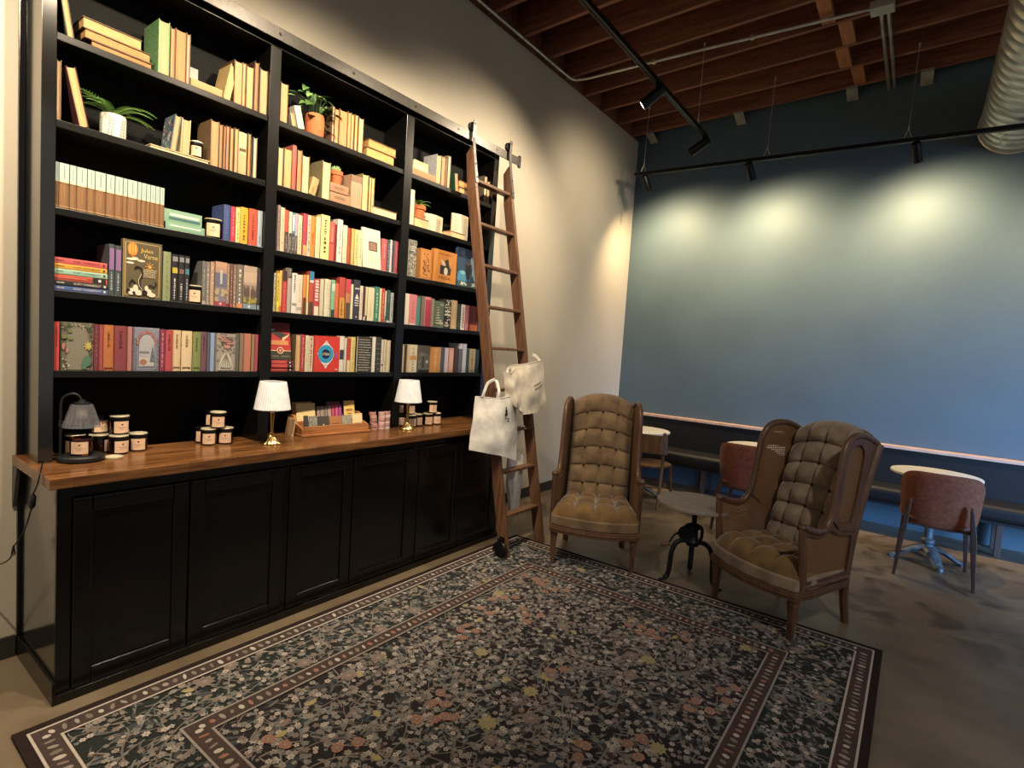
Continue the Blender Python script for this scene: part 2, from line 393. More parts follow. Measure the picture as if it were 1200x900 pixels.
# spiral duct
t = thing('spiral_duct', 'large round spiral galvanized steel air duct under the ceiling', 'duct', (3.665, 5.80, 3.833))
mb = MB(); r = .262; seg = 48; pitch = .125
rows = []
for q in range(-1, 58):
    for (dy, dr) in ((0, 0), (.006, .006), (.014, .006), (.020, 0)): rows.append((q*pitch+dy, r+dr))
vs = []; fs = []
for (y, rr) in rows:
    for k in range(seg+1):
        g = 2*PI*k/seg; yy = max(0, y+pitch*k/seg); vs.append((rr*math.cos(g), -yy, rr*math.sin(g)))
for i in range(len(rows)-1):
    for k in range(seg):
        o = i*(seg+1)+k; fs.append((o, o+1, o+seg+2, o+seg+1))
mb.add(vs, fs, GALV, True); mb.build('duct_pipe', t, sharp=50)
mb = MB(); mb.tube([((r+.006)*math.cos(2*PI*k/40), .0, (r+.006)*math.sin(2*PI*k/40)) for k in range(40)], .011, GALV, 8, True); mb.build('end_collar', t)
mb = MB(); mb.tube(smooth_path([(-.05, -.30, -.285), (-.12, -.34, -.29), (-.13, -.55, -.285), (-.10, -.7, -.29)], 6), .006, GALV, 8)
mb.tube(smooth_path([(-.05, -.30, -.285), (.05, -.30, -.30), (.2, -.30, -.25)], 6), .006, GALV, 8); mb.build('hanger_loop', t)

# ------------------------------------------------------------------ built-in bookcase
YB = (-.171, -.122); D1 = (.776, .837); D2 = (1.743, 1.812); YE = (2.690, 2.752); TOP = 3.13; CT = .92
case = thing('bookcase', 'tall black built-in bookcase with three bays of open shelves on the left wall', 'bookcase', (0, 1.29, CT))
def cb(name, x0, x1, y0, y1, z0, z1, m=BLACK, bv=.002):
    b = MB(); b.box(x0, x1, y0-1.29, y1-1.29, z0-CT, z1-CT, m); return b.build(name, case, bevel=bv)
cb('back_panel', .002, .012, -.165, 2.745, CT, 3.12, BLACKI)
GLOSS = flat('#0d0c0b', .16, 0, .9, .04, 25); GLOSS.node_tree.nodes['Principled BSDF'].inputs['Coat Weight'].default_value = .6; GLOSS.node_tree.nodes['Principled BSDF'].inputs['Coat Roughness'].default_value = .12
for (a, b) in (YB, YE): cb('side_panel', .0, .243, a, b, CT, TOP, GLOSS)
for (a, b) in (D1, D2): cb('divider', .012, .243, a, b, CT, 3.055)
cb('header', .012, .243, -.122, 2.69, 3.055, TOP)
cb('top_board', .0, .243, -.171, 2.752, TOP, TOP+.02)
BAYS = [(-.122, .776), (.837, 1.743), (1.812, 2.690)]
for (a, b) in BAYS:
    for z in (1.31, 1.65, 1.99, 2.345, 2.69): cb('shelf', .012, .235, a, b, z-.031, z, BLACK, .0025)
cb('scribe_strip', 0, .02, -.193, -.171, CT, 3.13, flat('#0a0a0a', .2, 0, .6, 0))

# rail the ladder rolls on
t = thing('ladder_rail', 'flat grey steel rail along the top of the bookcase with small bolts', 'rail', (.283, 0, 3.108))
mb = MB(); mb.box(-.005, .005, -.35, 2.97, -.033, .033, STEEL); mb.build('rail_bar', t, bevel=.0015)
for y in (-.16, .35, .80, 1.27, 1.775, 2.2, 2.66):
    mb = MB(); mb.tube([(-.005, y, 0), (-.039, y, 0)], .012, BLKMETAL, 12); mb.build('standoff', t)
    mb = MB(); mb.tube([(.005, y, 0), (.009, y, 0)], [.009, .006], flat('#2a2725', .4, .5), 8); mb.build('bolt', t)
mb = MB(); mb.box(-.006, .012, 2.955, 2.98, -.05, .05, BLKMETAL); mb.build('end_stop', t, bevel=.004)

# ------------------------------------------------------------------ base cabinets and counter
WHERE = ['at the left end under the counter', 'in the middle of the row under the counter', 'at the right end beside the ladder']
DOORS = [((-.125, .305), (.311, .775)), ((.807, 1.213), (1.219, 1.702)), ((1.752, 2.168), (2.174, 2.61))]
UN = [(-.176, .79), (.79, 1.727), (1.727, 2.655)]
for i in range(3):
    a, b = UN[i]; c0 = (a+b)/2
    t = thing('base_cabinet', 'black cabinet with two recessed panel doors, '+WHERE[i], 'cabinet', (0, c0, 0), 0, 'black base cabinets')
    mb = MB(); mb.box(.012, .512, a-c0, b-c0, .012, .874, GLOSS if i == 0 else BLACKF)
    mb.build('body', t, bevel=.002)
    mb = MB(); f0 = .512; f1 = .526
    mb.box(f0, f1, a-c0, b-c0, .832, .874, BLACKF)
    lo = DOORS[i][0][0]; hi = DOORS[i][1][1]
    mb.box(f0, f1, a-c0, lo-.003-c0, .042, .832, BLACKF); mb.box(f0, f1, hi+.003-c0, b-c0, .042, .832, BLACKF)
    mb.box(f0, f1, a-c0, b-c0, .012, .042, BLACKF); mb.build('face_frame', t, bevel=.0015)
    for (p, q) in DOORS[i]:
        d = MB(); w = .065; z0 = .044; z1 = .828
        d.box(.516, .535, p-c0, p+w-c0, z0, z1, BLACKF); d.box(.516, .535, q-w-c0, q-c0, z0, z1, BLACKF)
        d.box(.516, .535, p+w-c0, q-w-c0, z0, z0+w, BLACKF); d.box(.516, .535, p+w-c0, q-w-c0, z1-w, z1, BLACKF)
        dd = d.build('door', t, bevel=.007, seg=4); dd.data.polygons.foreach_set('use_smooth', [True]*len(dd.data.polygons)); dd.modifiers[0].harden_normals = True
        pn = MB(); pn.box(.514, .523, p+w-.004-c0, q-w+.004-c0, z0+w-.004, z1-w+.004, BLACKF); pn.build('door_panel', dd)
t = thing('plinth', 'black plinth board wrapping the foot of the left cabinet end', 'plinth', (0, -.18, 0))
mb = MB(); mb.box(.0, .541, -.008, .003, 0, .0958, BLACKF); mb.build('side_board', t, bevel=.002)
mb = MB(); mb.box(.5275, .541, .003, 2.84, 0, .040, BLACKF); mb.build('front_board', t, bevel=.002)
mb = MB(); mb.box(.0, .02, -.188, -.177, .1, .874, BLACK); tag(mb.build('scribe_molding'), 'thin black strip closing the gap between wall and left cabinet end', 'molding')
mb = MB(); mb.box(-.277, .277, -1.49, 1.47, 0, .0449, BUTCHER)
tag(mb.build('wooden_countertop', None, (.278, 1.285, .8751), None, .004, 2), 'long brown butcher block countertop on the black cabinets', 'countertop')
mb = MB(); mb.prism([(0, .874), (.075, .874), (.012, .69), (0, .69)], 'y', -.204, -.1885, flat('#4b4a48', .45, .2, .5, .05))
tag(mb.build('wall_bracket', bevel=.002), 'small grey triangular bracket under the left end of the counter', 'bracket')

# ------------------------------------------------------------------ ladder
t = thing('library_ladder', 'dark oak rolling library ladder leaning on the bookcase rail', 'ladder', (0, 0, 0))
def fx(z): return .895-.194*z          # front edge of the stiles
LY = (2.352, 2.812)
for k, yc in enumerate(LY):
    mb = MB(); w = .016; d = .085
    zt = 3.04 if k == 0 else 3.02
    zb = .0079 if k == 0 else .0004
    bot = [(fx(0)-d, yc-w, zb), (fx(0), yc-w, zb), (fx(0), yc+w, zb), (fx(0)-d, yc+w, zb)]
    mid = [(fx(2.72)-d, yc-w, 2.70), (fx(2.72), yc-w, 2.72), (fx(2.72), yc+w, 2.72), (fx(2.72)-d, yc+w, 2.70)]
    top = [(fx(zt)-.052, yc-w, zt-.06), (fx(zt), yc-w, zt), (fx(zt), yc+w, zt), (fx(zt)-.052, yc+w, zt-.06)]
    mb.hexa(bot, mid, LADDER); mb.hexa(mid, top, LADDER)
    mb.build('stile', t, bevel=.003)
RZ = [2.785, 2.455, 2.14, 1.83, 1.52, 1.21, .905, .605, .29]
for z in RZ:
    mb = MB(); mb.box(-.040, .030, LY[0]+.0158, LY[1]-.0158, -.011, .011, LADDER)
    mb.build('rung', t, (fx(z)-.038, 0, z), None, .004)
STRAP_LIT = flat('#5d5a58', .4, .6, .5, .06)  # black strap metal coloured grey, the light on it painted in
for yc in LY:
    zt = 3.2
    pth = [(fx(2.76)+.003, yc, 2.76), (fx(2.98)+.003, yc, 2.98), (fx(3.1)+.010, yc, 3.10), (fx(3.1)+.014, yc, 3.225)]
    mb = MB()
    for i in range(3):
        (x0, y0, z0), (x1, y1, z1) = pth[i], pth[i+1]
        mb.hexa([(x0, yc-.015, z0), (x0+.006, yc-.015, z0), (x0+.006, yc+.015, z0), (x0, yc+.015, z0)],
                [(x1, yc-.015, z1), (x1+.006, yc-.015, z1), (x1+.006, yc+.015, z1), (x1, yc+.015, z1)], STRAP_LIT)
    for z in (2.80, 2.9, 3.2):
        mb.tube([(fx(z)+.012 if z < 3 else fx(3.1)+.018, yc, z), (fx(z)+.016 if z < 3 else fx(3.1)+.022, yc, z)], .006, BLKMETAL, 8)
    hk = mb.build('roller_bracket', t)
    mb = MB(); mb.lathe([(.012, -.012), (.036, -.012), (.036, -.006), (.030, 0), (.036, .006), (.036, .012), (.012, .012)], (0, 0, 0), BLKMETAL, 24,
                        Matrix.Translation((.283, yc, 3.178)) @ Matrix.Rotation(PI/2, 4, 'Y') @ Matrix.Identity(4))
    mb.tube([(.265, yc, 3.178), (fx(3.1)+.016, yc, 3.178)], .007, BLKMETAL, 10)
    mb.build('roller_wheel', hk)
# floor roller in its black guard beside the near stile
mb = MB(); yc = LY[0]-.036; xc = fx(0)-.062
mb.lathe([(.010, -.012), (.045, -.012), (.05, -.006), (.05, .006), (.045, .012), (.010, .012)], (0, 0, 0), BLKMETAL, 24, Matrix.Translation((xc, yc, .0585)) @ Matrix.Rotation(PI/2, 4, 'X'))
wheel = mb.build('floor_wheel', t)
mb = MB(); mb.box(xc-.022, xc+.022, yc+.014, yc+.0195, .03, .15, BLKMETAL); mb.tube([(xc, yc-.02, .0505), (xc, yc+.02, .0505)], .008, BLKMETAL, 8)
mb.tube(smooth_path([(xc-.058, yc, .05), (xc-.04, yc, .093), (xc, yc, .11), (xc+.042, yc, .093), (xc+.058, yc, .05)], 5), .012, BLKMETAL, 8)
mb.box(xc-.02, xc+.02, yc-.014, yc+.018, .1, .14, BLKMETAL)
mb.build('wheel_guard', wheel)
# ------------------------------------------------------------------ books
BOOKS = [
('1A', 'L', -0.0844, -0.0589, 'weathered dark green', 0.235, -9.0, 'pages', '#39423d', ''),
('1A', 'H', -0.0033, 0.2284, 'flat tan', -0.0017, 0.0272, 'pages', '#8a6a48', ''),
('1A', 'H', -0.027, 0.2215, 'flat honey brown', 0.0267, 0.066, 'pages', '#9c7850', ''),
('1A', 'H', -0.0328, 0.1872, 'flat pale straw', 0.0661, 0.1121, 'pages', '#b59a6c', ''),
('1A', 'U', 0.2494, 0.2959, 'tall speckled green', 0.2414, 'pages', '#6f9c68', ''),
('1A', 'U', 0.2995, 0.3215, 'narrow tan', 0.2298, 'pages', '#b98a5c', ''),
('1A', 'U', 0.3215, 0.3702, 'wide copper brown', 0.2353, 'pages', '#a8703f', ''),
('1A', 'U', 0.3721, 0.3893, 'dusty pink edged', 0.2366, 'pages', '#b7a49a', ''),
('1A', 'F', 0.3893, 0.4924, 'grey cloth backed', 0.1541, '0.035back', '#9a9a94', ''),
('1A', 'H', 0.3931, 0.5422, 'flat gilt ochre', -0.0001, 0.0402, 'spine', '#a98a52', ''),
('1A', 'L', 0.5464, 0.5806, 'large tilted straw yellow', 0.185, 11.0, 'pages', '#b39a6a', ''),
('1A', 'U', 0.5979, 0.6419, 'apricot edged', 0.2171, 'pages', '#c08a5e', ''),
('1A', 'U', 0.6419, 0.6598, 'slim beige', 0.2224, 'pages', '#d0a878', ''),
('1A', 'U', 0.6621, 0.7009, 'creamy yellow', 0.2187, 'pages', '#b79d6c', ''),
('1A', 'U', 0.7032, 0.7288, 'tall brown backed', 0.255, 'pages', '#6d5336', ''),
('1A', 'U', 0.7311, 0.775, 'sandy tan', 0.2325, 'pages', '#a48c66', ''),
('1B', 'U', -0.1173, -0.102, 'cream edged', 0.2411, 'pages', '#c9b58a', ''),
('1B', 'L', -0.0404, -0.0048, 'maroon bound', 0.235, -12.0, 'pages', '#3d1d1d', ''),
('1B', 'H', 0.225, 0.4901, 'long flat ivory', -0.0014, 0.0185, 'pages', '#d8cba8', ''),
('1B', 'L2', 0.3093, 0.3372, 'blue floral patterned', 0.17, 7.0, 'pages', '#53606b', ''),
('1B', 'L2', 0.3541, 0.3943, 'pale olive', 0.165, 2.0, 'pages', '#b5a878', ''),
('1B', 'U', 0.4901, 0.5317, 'foxed rose tan', 0.2244, 'pages', '#b08860', ''),
('1B', 'U', 0.5338, 0.5528, 'narrow caramel', 0.2195, 'pages', '#a67f55', ''),
('1B', 'U', 0.5528, 0.5678, 'thin cinnamon', 0.2172, 'pages', '#8a6242', ''),
('1B', 'U', 0.5678, 0.5851, 'thin salmon tan', 0.2228, 'pages', '#b58560', ''),
('1B', 'U', 0.5873, 0.6069, 'thin wheat', 0.2216, 'pages', '#c39e68', ''),
('1B', 'U', 0.6091, 0.6312, 'thin maize', 0.2255, 'pages', '#c8a874', ''),
('1B', 'U', 0.6335, 0.6763, 'label banded buff', 0.2161, 'spine', '#dcc393', 'b.55-.62:#5a4636;b.28-.34:#5a4636;b.05-.5:#c8ad7c'),
('1B', 'U', 0.6786, 0.697, 'slim golden brown', 0.223, 'pages', '#b48a54', ''),
('1B', 'S2', 0.6947, 0.7132, 'short dark umber', 0.1763, 'spine', '#5e4a38', ''),
('1B', 'U', 0.7086, 0.7296, 'slim off-white', 0.2119, 'pages', '#efe6d0', ''),
('1C', 'U', -0.1178, -0.1055, 'mint topped brown', 0.1867, 'spine', '#8a5f3a', 'M'),
('1C', 'U', -0.1049, -0.0706, 'mint topped brown', 0.1866, 'spine', '#8a5f3a', 'M'),
('1C', 'U', -0.0697, -0.0467, 'mint topped brown', 0.1867, 'spine', '#8a5f3a', 'M'),
('1C', 'U', -0.0458, -0.0095, 'mint topped brown', 0.1866, 'spine', '#8a5f3a', 'M'),
('1C', 'U', -0.0089, 0.0183, 'mint topped brown', 0.1865, 'spine', '#8a5f3a', 'M'),
('1C', 'U', 0.0189, 0.0581, 'mint topped brown', 0.1865, 'spine', '#8a5f3a', 'M'),
('1C', 'U', 0.0591, 0.0917, 'mint topped brown', 0.1865, 'spine', '#8a5f3a', 'M'),
('1C', 'U', 0.0926, 0.1223, 'mint topped brown', 0.1864, 'spine', '#8a5f3a', 'M'),
('1C', 'U', 0.123, 0.1395, 'mint topped brown', 0.1864, 'spine', '#8a5f3a', 'M'),
('1C', 'U', 0.1405, 0.179, 'mint topped brown', 0.1864, 'spine', '#8a5f3a', 'M'),
('1C', 'U', 0.1797, 0.1948, 'mint topped brown', 0.1861, 'spine', '#8a5f3a', 'M'),
('1C', 'U', 0.1958, 0.2153, 'mint topped brown', 0.1861, 'spine', '#8a5f3a', 'M'),
('1C', 'U', 0.216, 0.2308, 'mint topped brown', 0.186, 'spine', '#8a5f3a', 'M'),
('1C', 'U', 0.2318, 0.2525, 'mint topped brown', 0.186, 'spine', '#8a5f3a', 'M'),
('1C', 'U', 0.2532, 0.2712, 'mint topped brown', 0.186, 'spine', '#8a5f3a', 'M'),
('1C', 'U', 0.2723, 0.2905, 'mint topped brown', 0.186, 'spine', '#8a5f3a', 'M'),
('1C', 'H', 0.2971, 0.4757, 'lower mint green lying', -0.0003, 0.0365, 'spine', '#7fae93', 'T.1-.9:#e6efe4'),
('1C', 'H', 0.2916, 0.4635, 'upper mint green lying', 0.0365, 0.0975, 'spine', '#86b295', 'T.15-.92:#e8f0e6;T2:#3f6f70'),
('1C', 'U', 0.5683, 0.6032, 'tall cobalt blue', 0.1822, 'spine', '#3a4a86', 't.2-.85:#5a6aa8'),
('1C', 'U', 0.6045, 0.6298, 'crimson pink', 0.1811, 'spine', '#c4304a', 't.15-.85:#e88a9a'),
('1C', 'U', 0.6312, 0.6537, 'pale lemon', 0.1829, 'spine', '#e8d98a', 't.1-.85:#6aa06a'),
('1C', 'U', 0.6551, 0.6964, 'sunflower yellow', 0.1908, 'spine', '#e6b12c', 't.1-.8:#7a4a20'),
('1C', 'U', 0.6982, 0.7453, 'vermilion', 0.1929, 'spine', '#d5513a', 't.15-.85:#8a2018'),
('1C', 'U', 0.7477, 0.7741, 'powder blue', 0.1931, 'spine', '#a9bccb', 't.1-.3:#5a6a80'),
('1D', 'H', -0.121, 0.0716, 'royal blue bottom', -0.0004, 0.0215, 'spine', '#3f5a9c', 'V'),
('1D', 'H', -0.121, 0.0716, 'black', 0.0215, 0.0435, 'spine', '#1d1b22', 'V'),
('1D', 'H', -0.121, 0.0699, 'orange red', 0.0435, 0.069, 'spine', '#d5533a', 'V'),
('1D', 'H', -0.121, 0.0699, 'mint green', 0.069, 0.0909, 'spine', '#9fcfb8', 'V'),
('1D', 'H', -0.121, 0.0683, 'amber yellow', 0.0909, 0.1127, 'spine', '#e0a234', 'V'),
('1D', 'H', -0.121, 0.0683, 'coral pink top', 0.1127, 0.1381, 'spine', '#d8565a', 'V'),
('1D', 'U', 0.0732, 0.0958, 'slate grey purple lettered', 0.2269, 'spine', '#3c474e', 'b.5-.92:#8d6aa0;t.1-.45:#b8c0c0'),
('1D', 'U', 0.0971, 0.1221, 'second slate purple lettered', 0.2241, 'spine', '#39444b', 'b.5-.92:#8d6aa0;t.1-.45:#b8c0c0'),
('1D', 'F', 0.1254, 0.2862, 'large bronze balloon and sea monster cover', 0.2611, '0.02', '#5d5138', 'VERNE'),
('1D', 'U', 0.2917, 0.3253, 'sage green', 0.2329, 'spine', '#8f9a72', 't.05-.9:#7d8862'),
('1D', 'U', 0.3309, 0.3599, 'black yellow crest', 0.2272, 'spine', '#17161c', 't.05-.5:#d8d8d8;b.6-.72:#c8b040;b.85-.95:#8a8a90'),
('1D', 'U', 0.3614, 0.387, 'black bronze crest', 0.2281, 'spine', '#1a191e', 't.05-.4:#d0d0d0;b.6-.7:#7a5a4a;b.85-.95:#8a8a90'),
('1D', 'U', 0.3886, 0.4102, 'black teal crest', 0.2283, 'spine', '#17171d', 't.05-.5:#d0d0d8;b.6-.72:#3f7f90;b.85-.95:#8a8a90'),
('1D', 'U', 0.4686, 0.4892, 'misty grey', 0.2165, 'spine', '#6b6a68', 't.2-.8:#a8a49c;b0-.08:#b8a8a0'),
('1D', 'U', 0.4905, 0.5084, 'warm grey', 0.2156, 'spine', '#857a74', 't.1-.85:#d8ccc0;b0-.07:#a89890'),
('1D', 'U', 0.5101, 0.5312, 'dusty peach', 0.2191, 'spine', '#b58f74', 't.1-.9:#e0c8b0;b0-.07:#c8a090'),
('1D', 'W', 0.5325, 0.5917, 'peach sky landscape panel', 0.2258, 'spine', '#7b7688', 'SCENEA'),
('1D', 'U', 0.593, 0.6094, 'rose brown', 0.2234, 'spine', '#a1806e', 'b0-.07:#6a3038;t.15-.9:#d8b8a0'),
('1D', 'U', 0.6102, 0.6254, 'thin russet', 0.2261, 'spine', '#6a4a44', 'b0-.07:#c05050;t.1-.9:#c0a090'),
('1D', 'U', 0.6263, 0.6416, 'thin mauve brown', 0.2242, 'spine', '#8a6a5e', 'b0-.07:#d07a60;t.1-.9:#e0c8b8'),
('1D', 'W', 0.643, 0.68, 'lettered taupe', 0.2286, 'spine', '#6e675e', 't.1-.9:#d8d0c4;b0-.1:#d88a60'),
('1D', 'W', 0.6818, 0.7549, 'sunset forest panel', 0.2285, 'spine', '#a59088', 'SCENEB'),
('1D', 'U', 0.7563, 0.7688, 'thin blackberry', 0.2264, 'spine', '#3a3036', 'b0-.1:#8aa0b0'),
('1D', 'U', 0.7698, 0.775, 'thin pewter', 0.224, 'spine', '#5a5058', 'b0-.1:#8aa0b0;t.2-.9:#a8a0a8'),
('1E', 'U', -0.1165, -0.0987, 'coral red', 0.2064, 'spine', '#d84a44', 't.5-.9:#7a2020'),
('1E', 'W', -0.0964, 0.0224, 'dark garden cover with pale flowers', 0.2081, 'spine', '#6b6556', 'GARDEN'),
('1E', 'U', 0.0233, 0.0429, 'burgundy', 0.206, 'spine', '#6d2a34', 't.1-.95:#8a5a60'),
('1E', 'U', 0.0435, 0.0579, 'thin brick rose', 0.2035, 'spine', '#b04a50', 'b.0-1:#a8484c'),
('1E', 'U', 0.0588, 0.0978, 'burnt orange', 0.2055, 'spine', '#c0703e', 't.5-.85:#6a3018;b.04-.07:#6a3018'),
('1E', 'U', 0.0991, 0.1489, 'wide wine red', 0.2049, 'spine', '#863a42', 't.5-.9:#5a2028'),
('1E', 'U', 0.1503, 0.1695, 'dusky pink', 0.2035, 'spine', '#b87a78', 'b.0-1:#b87a78'),
('1E', 'W', 0.1719, 0.2843, 'lavender arch and snow scene cover', 0.2042, 'spine', '#9394a8', 'ARCH'),
('1E', 'U', 0.2862, 0.3085, 'raspberry', 0.2009, 'spine', '#8a2f4e', 't.1-.95:#c890a0'),
('1E', 'U', 0.3097, 0.3434, 'rosy red', 0.1987, 'spine', '#b84a50', 't.5-.9:#7a2028'),
('1E', 'U', 0.3446, 0.3806, 'first cream', 0.201, 'spine', '#e6c8a0', 't.55-.9:#8a6a48;b.07-.1:#6a4a30'),
('1E', 'U', 0.3822, 0.4315, 'second wider cream', 0.1997, 'spine', '#ecd0a8', 't.6-.9:#8a6a48;b.07-.1:#6a4a30'),
('1E', 'U', 0.4331, 0.4723, 'moss green', 0.1983, 'spine', '#7f8e50', 't.5-.85:#4a5428;b.07-.1:#4a5428'),
('1E', 'U', 0.4739, 0.5044, 'plum', 0.2006, 'spine', '#6f4a5c', 't.5-.9:#4a2c3c'),
('1E', 'U', 0.5056, 0.5171, 'thin steel blue', 0.1976, 'spine', '#5a6272', 'b0-1:#5a6272'),
('1E', 'U', 0.5183, 0.5397, 'sky blue', 0.1987, 'spine', '#8fa8d4', 'b0-1:#8fa8d4'),
('1E', 'W', 0.5409, 0.6696, 'grey gowned figure cover', 0.1988, 'spine', '#a29a90', 'GOWN'),
('1E', 'U', 0.6714, 0.6919, 'drab brown', 0.2035, 'spine', '#8a7460', 'b0-1:#8a7460'),
('1E', 'U', 0.6937, 0.7344, 'salmon', 0.2054, 'spine', '#c07a66', 'b0-1:#c07a66'),
('1E', 'U', 0.7363, 0.7545, 'thin khaki', 0.2027, 'spine', '#9a7a5e', 'b0-1:#9a7a5e'),
('1E', 'U', 0.7565, 0.775, 'rose pink end', 0.204, 'spine', '#c0586a', 'b0-1:#c0586a'),
('2A', 'U', 0.8497, 0.8952, 'tall tan', 0.2117, 'pages', '#b58c60', ''),
('2A', 'L', 0.9288, 0.9524, 'small tilted grey', 0.075, -14.0, 'pages', '#9a9484', ''),
('2A', 'L', 0.963, 1.0033, 'tilted ivory print', 0.12, -15.0, 'spine', '#e0d8c0', 't.05-.95:#9a9484'),
('2A', 'U', 1.1789, 1.1937, 'very thin pale', 0.2089, 'pages', '#c8b088', ''),
('2A', 'U', 1.1949, 1.2274, 'walnut tan', 0.2036, 'pages', '#b28452', ''),
('2A', 'U', 1.2298, 1.2883, 'wide rust tan', 0.2115, 'pages', '#b0753f', ''),
('2A', 'U', 1.2902, 1.3166, 'narrow oak', 0.2179, 'pages', '#b58a52', ''),
('2A', 'U', 1.3178, 1.342, 'narrow straw', 0.2177, 'pages', '#c09660', ''),
('2A', 'U', 1.3433, 1.3678, 'slim flaxen', 0.222, 'pages', '#cda368', ''),
('2A', 'U', 1.3698, 1.4071, 'pale flaxen end', 0.2136, 'pages', '#d8bc84', ''),
('2A', 'H', 1.4403, 1.6698, 'lower flat tan', 0.0001, 0.0588, 'pages', '#b5905a', ''),
('2A', 'H', 1.4504, 1.681, 'upper flat tan', 0.059, 0.1123, 'pages', '#a8824e', ''),
('2B', 'U', 0.8514, 0.8833, 'ivory edged', 0.2114, 'pages', '#d8c49a', ''),
('2B', 'U', 0.8859, 0.9351, 'thick golden cream', 0.2161, 'pages', '#c4a870', ''),
('2B', 'U', 0.9377, 0.9626, 'tall brick red', 0.2473, 'spine', '#b8574a', ''),
('2B', 'U', 0.9652, 0.9969, 'orange edged', 0.234, 'pages', '#c87e52', ''),
('2B', 'U', 0.9991, 1.0463, 'pale cream', 0.2141, 'pages', '#dcd2a4', ''),
('2B', 'L', 1.0441, 1.0889, 'tilted gilt tan', 0.105, 14.0, 'spine', '#b09862', 't.1-.5:#98824c'),
('2B', 'U', 1.1319, 1.1877, 'tall ivory end', 0.2223, 'pages', '#dcd2a0', ''),
('2B', 'H', 1.1877, 1.3422, 'lower flat brown', 0.0003, 0.0613, 'spine', '#a87e5c', 't.2-.8:#7a5438'),
('2B', 'H', 1.1848, 1.3167, 'upper flat brown', 0.0611, 0.1116, 'spine', '#a5785a', 't.2-.8:#7a5438'),
('2B', 'W', 1.3326, 1.4173, 'brown patterned', 0.1994, 'spine', '#b49478', 'BLOCKS'),
('2B', 'U', 1.4206, 1.4676, 'pale lemon cream', 0.2294, 'pages', '#d8c888', ''),
('2B', 'U', 1.4697, 1.4922, 'narrow honey cream', 0.2241, 'pages', '#d0b478', ''),
('2B', 'U', 1.495, 1.5199, 'narrow pale buff', 0.2262, 'pages', '#dcc690', ''),
('2B', 'H', 1.5088, 1.7191, 'long flat cream', 0.0003, 0.0499, 'pages', '#e6dcb4', ''),
('2C', 'U', 0.8619, 0.8761, 'mauve speckled', 0.251, 'spine', '#a08a8c', 't.1-.9:#5a4048'),
('2C', 'U', 0.8782, 0.9029, 'tall ecru', 0.2422, 'spine', '#d8cba8', 't.1-.8:#b8a888'),
('2C', 'U', 0.9044, 0.9279, 'red topped black', 0.2343, 'spine', '#c2503e', 'b0-.48:#3d3434;t.08-.4:#c8c0b8'),
('2C', 'U', 0.9295, 0.949, 'ivory topped black', 0.2303, 'spine', '#e0d6c4', 'b0-.48:#3f3838;t.08-.4:#c8c0b8'),
('2C', 'U', 0.9506, 0.9682, 'pale blue topped black', 0.2303, 'spine', '#4f8a86', 'b0-.48:#3f3838;t.08-.4:#c8c0b8;b.55-.95:#d0dce0'),
('2C', 'U', 0.9698, 0.9876, 'lilac topped black', 0.23, 'spine', '#b8a8c4', 'b0-.45:#4a4440;t.08-.4:#c8c0b8'),
('2C', 'U', 0.9892, 1.0159, 'cream gold rimmed', 0.2259, 'spine', '#e2d4b4', 't.1-.8:#b8a070;b0-.03:#c8b040'),
('2C', 'U', 1.0176, 1.048, 'crimson', 0.2424, 'spine', '#b2384a', 'b0-.12:#d8a080;b.12-.25:#c8b060'),
('2C', 'U', 1.0497, 1.071, 'white speckled', 0.239, 'spine', '#dccdb8', 't.1-.9:#6a5048'),
('2C', 'U', 1.0727, 1.1011, 'tangerine', 0.2402, 'spine', '#e08a2e', 't.3-.6:#8a3a10'),
('2C', 'U', 1.1029, 1.1346, 'vanilla', 0.2425, 'spine', '#e0dab4', 't.1-.7:#c8c098'),
('2C', 'U', 1.137, 1.1961, 'pale yellow black lettered', 0.2632, 'spine', '#e6dc96', 't.15-.9:#4a4226'),
('2C', 'U', 1.1985, 1.2348, 'salmon red', 0.2342, 'spine', '#c8564a', 't.5-.9:#e0a088;b.45-.47:#8a2020'),
('2C', 'U', 1.2361, 1.2495, 'thin dark red', 0.2247, 'spine', '#7a1c2c', 'b0-1:#7a1c2c'),
('2C', 'U', 1.2514, 1.2906, 'white rose patterned', 0.2614, 'spine', '#e8e0d8', 't.2-.85:#b09aa4'),
('2C', 'U', 1.2924, 1.3234, 'cream leafy', 0.2335, 'spine', '#e4dcc0', 't.1-.9:#a8b890'),
('2C', 'U', 1.3254, 1.3543, 'red brown', 0.2247, 'spine', '#a8452c', 't.1-.5:#c87850'),
('2C', 'U', 1.3562, 1.379, 'golden', 0.2253, 'spine', '#d8b060', 't.2-.9:#e8d8a0'),
('2C', 'U', 1.3809, 1.4079, 'yellow green', 0.2256, 'spine', '#dcd490', 't.2-.9:#8aa060'),
('2C', 'U', 1.4099, 1.444, 'cream green speckled', 0.227, 'spine', '#e2dcb0', 't.2-.8:#90a878'),
('2C', 'F', 1.4481, 1.5945, 'tilted cream boxed', 0.2571, '0.012lean', '#e6dcc8', 'CARD'),
('2C', 'W', 1.5981, 1.6455, 'coral rose', 0.2117, 'spine', '#c05a5e', 't.4-.9:#d89090'),
('2C', 'U', 1.6477, 1.6707, 'dark navy', 0.2134, 'spine', '#3f4058', 't.1-.9:#a8a8b8'),
('2C', 'U', 1.673, 1.6947, 'silver white', 0.2181, 'spine', '#c8c8c4', 'b0-1:#c8c8c4'),
('2C', 'U', 1.6962, 1.7128, 'thin charcoal', 0.2165, 'spine', '#4a4a4e', 'b0-1:#4a4a4e'),
('2C', 'U', 1.7151, 1.742, 'magenta pink end', 0.2163, 'spine', '#b2405a', 't.2-.8:#d08090'),
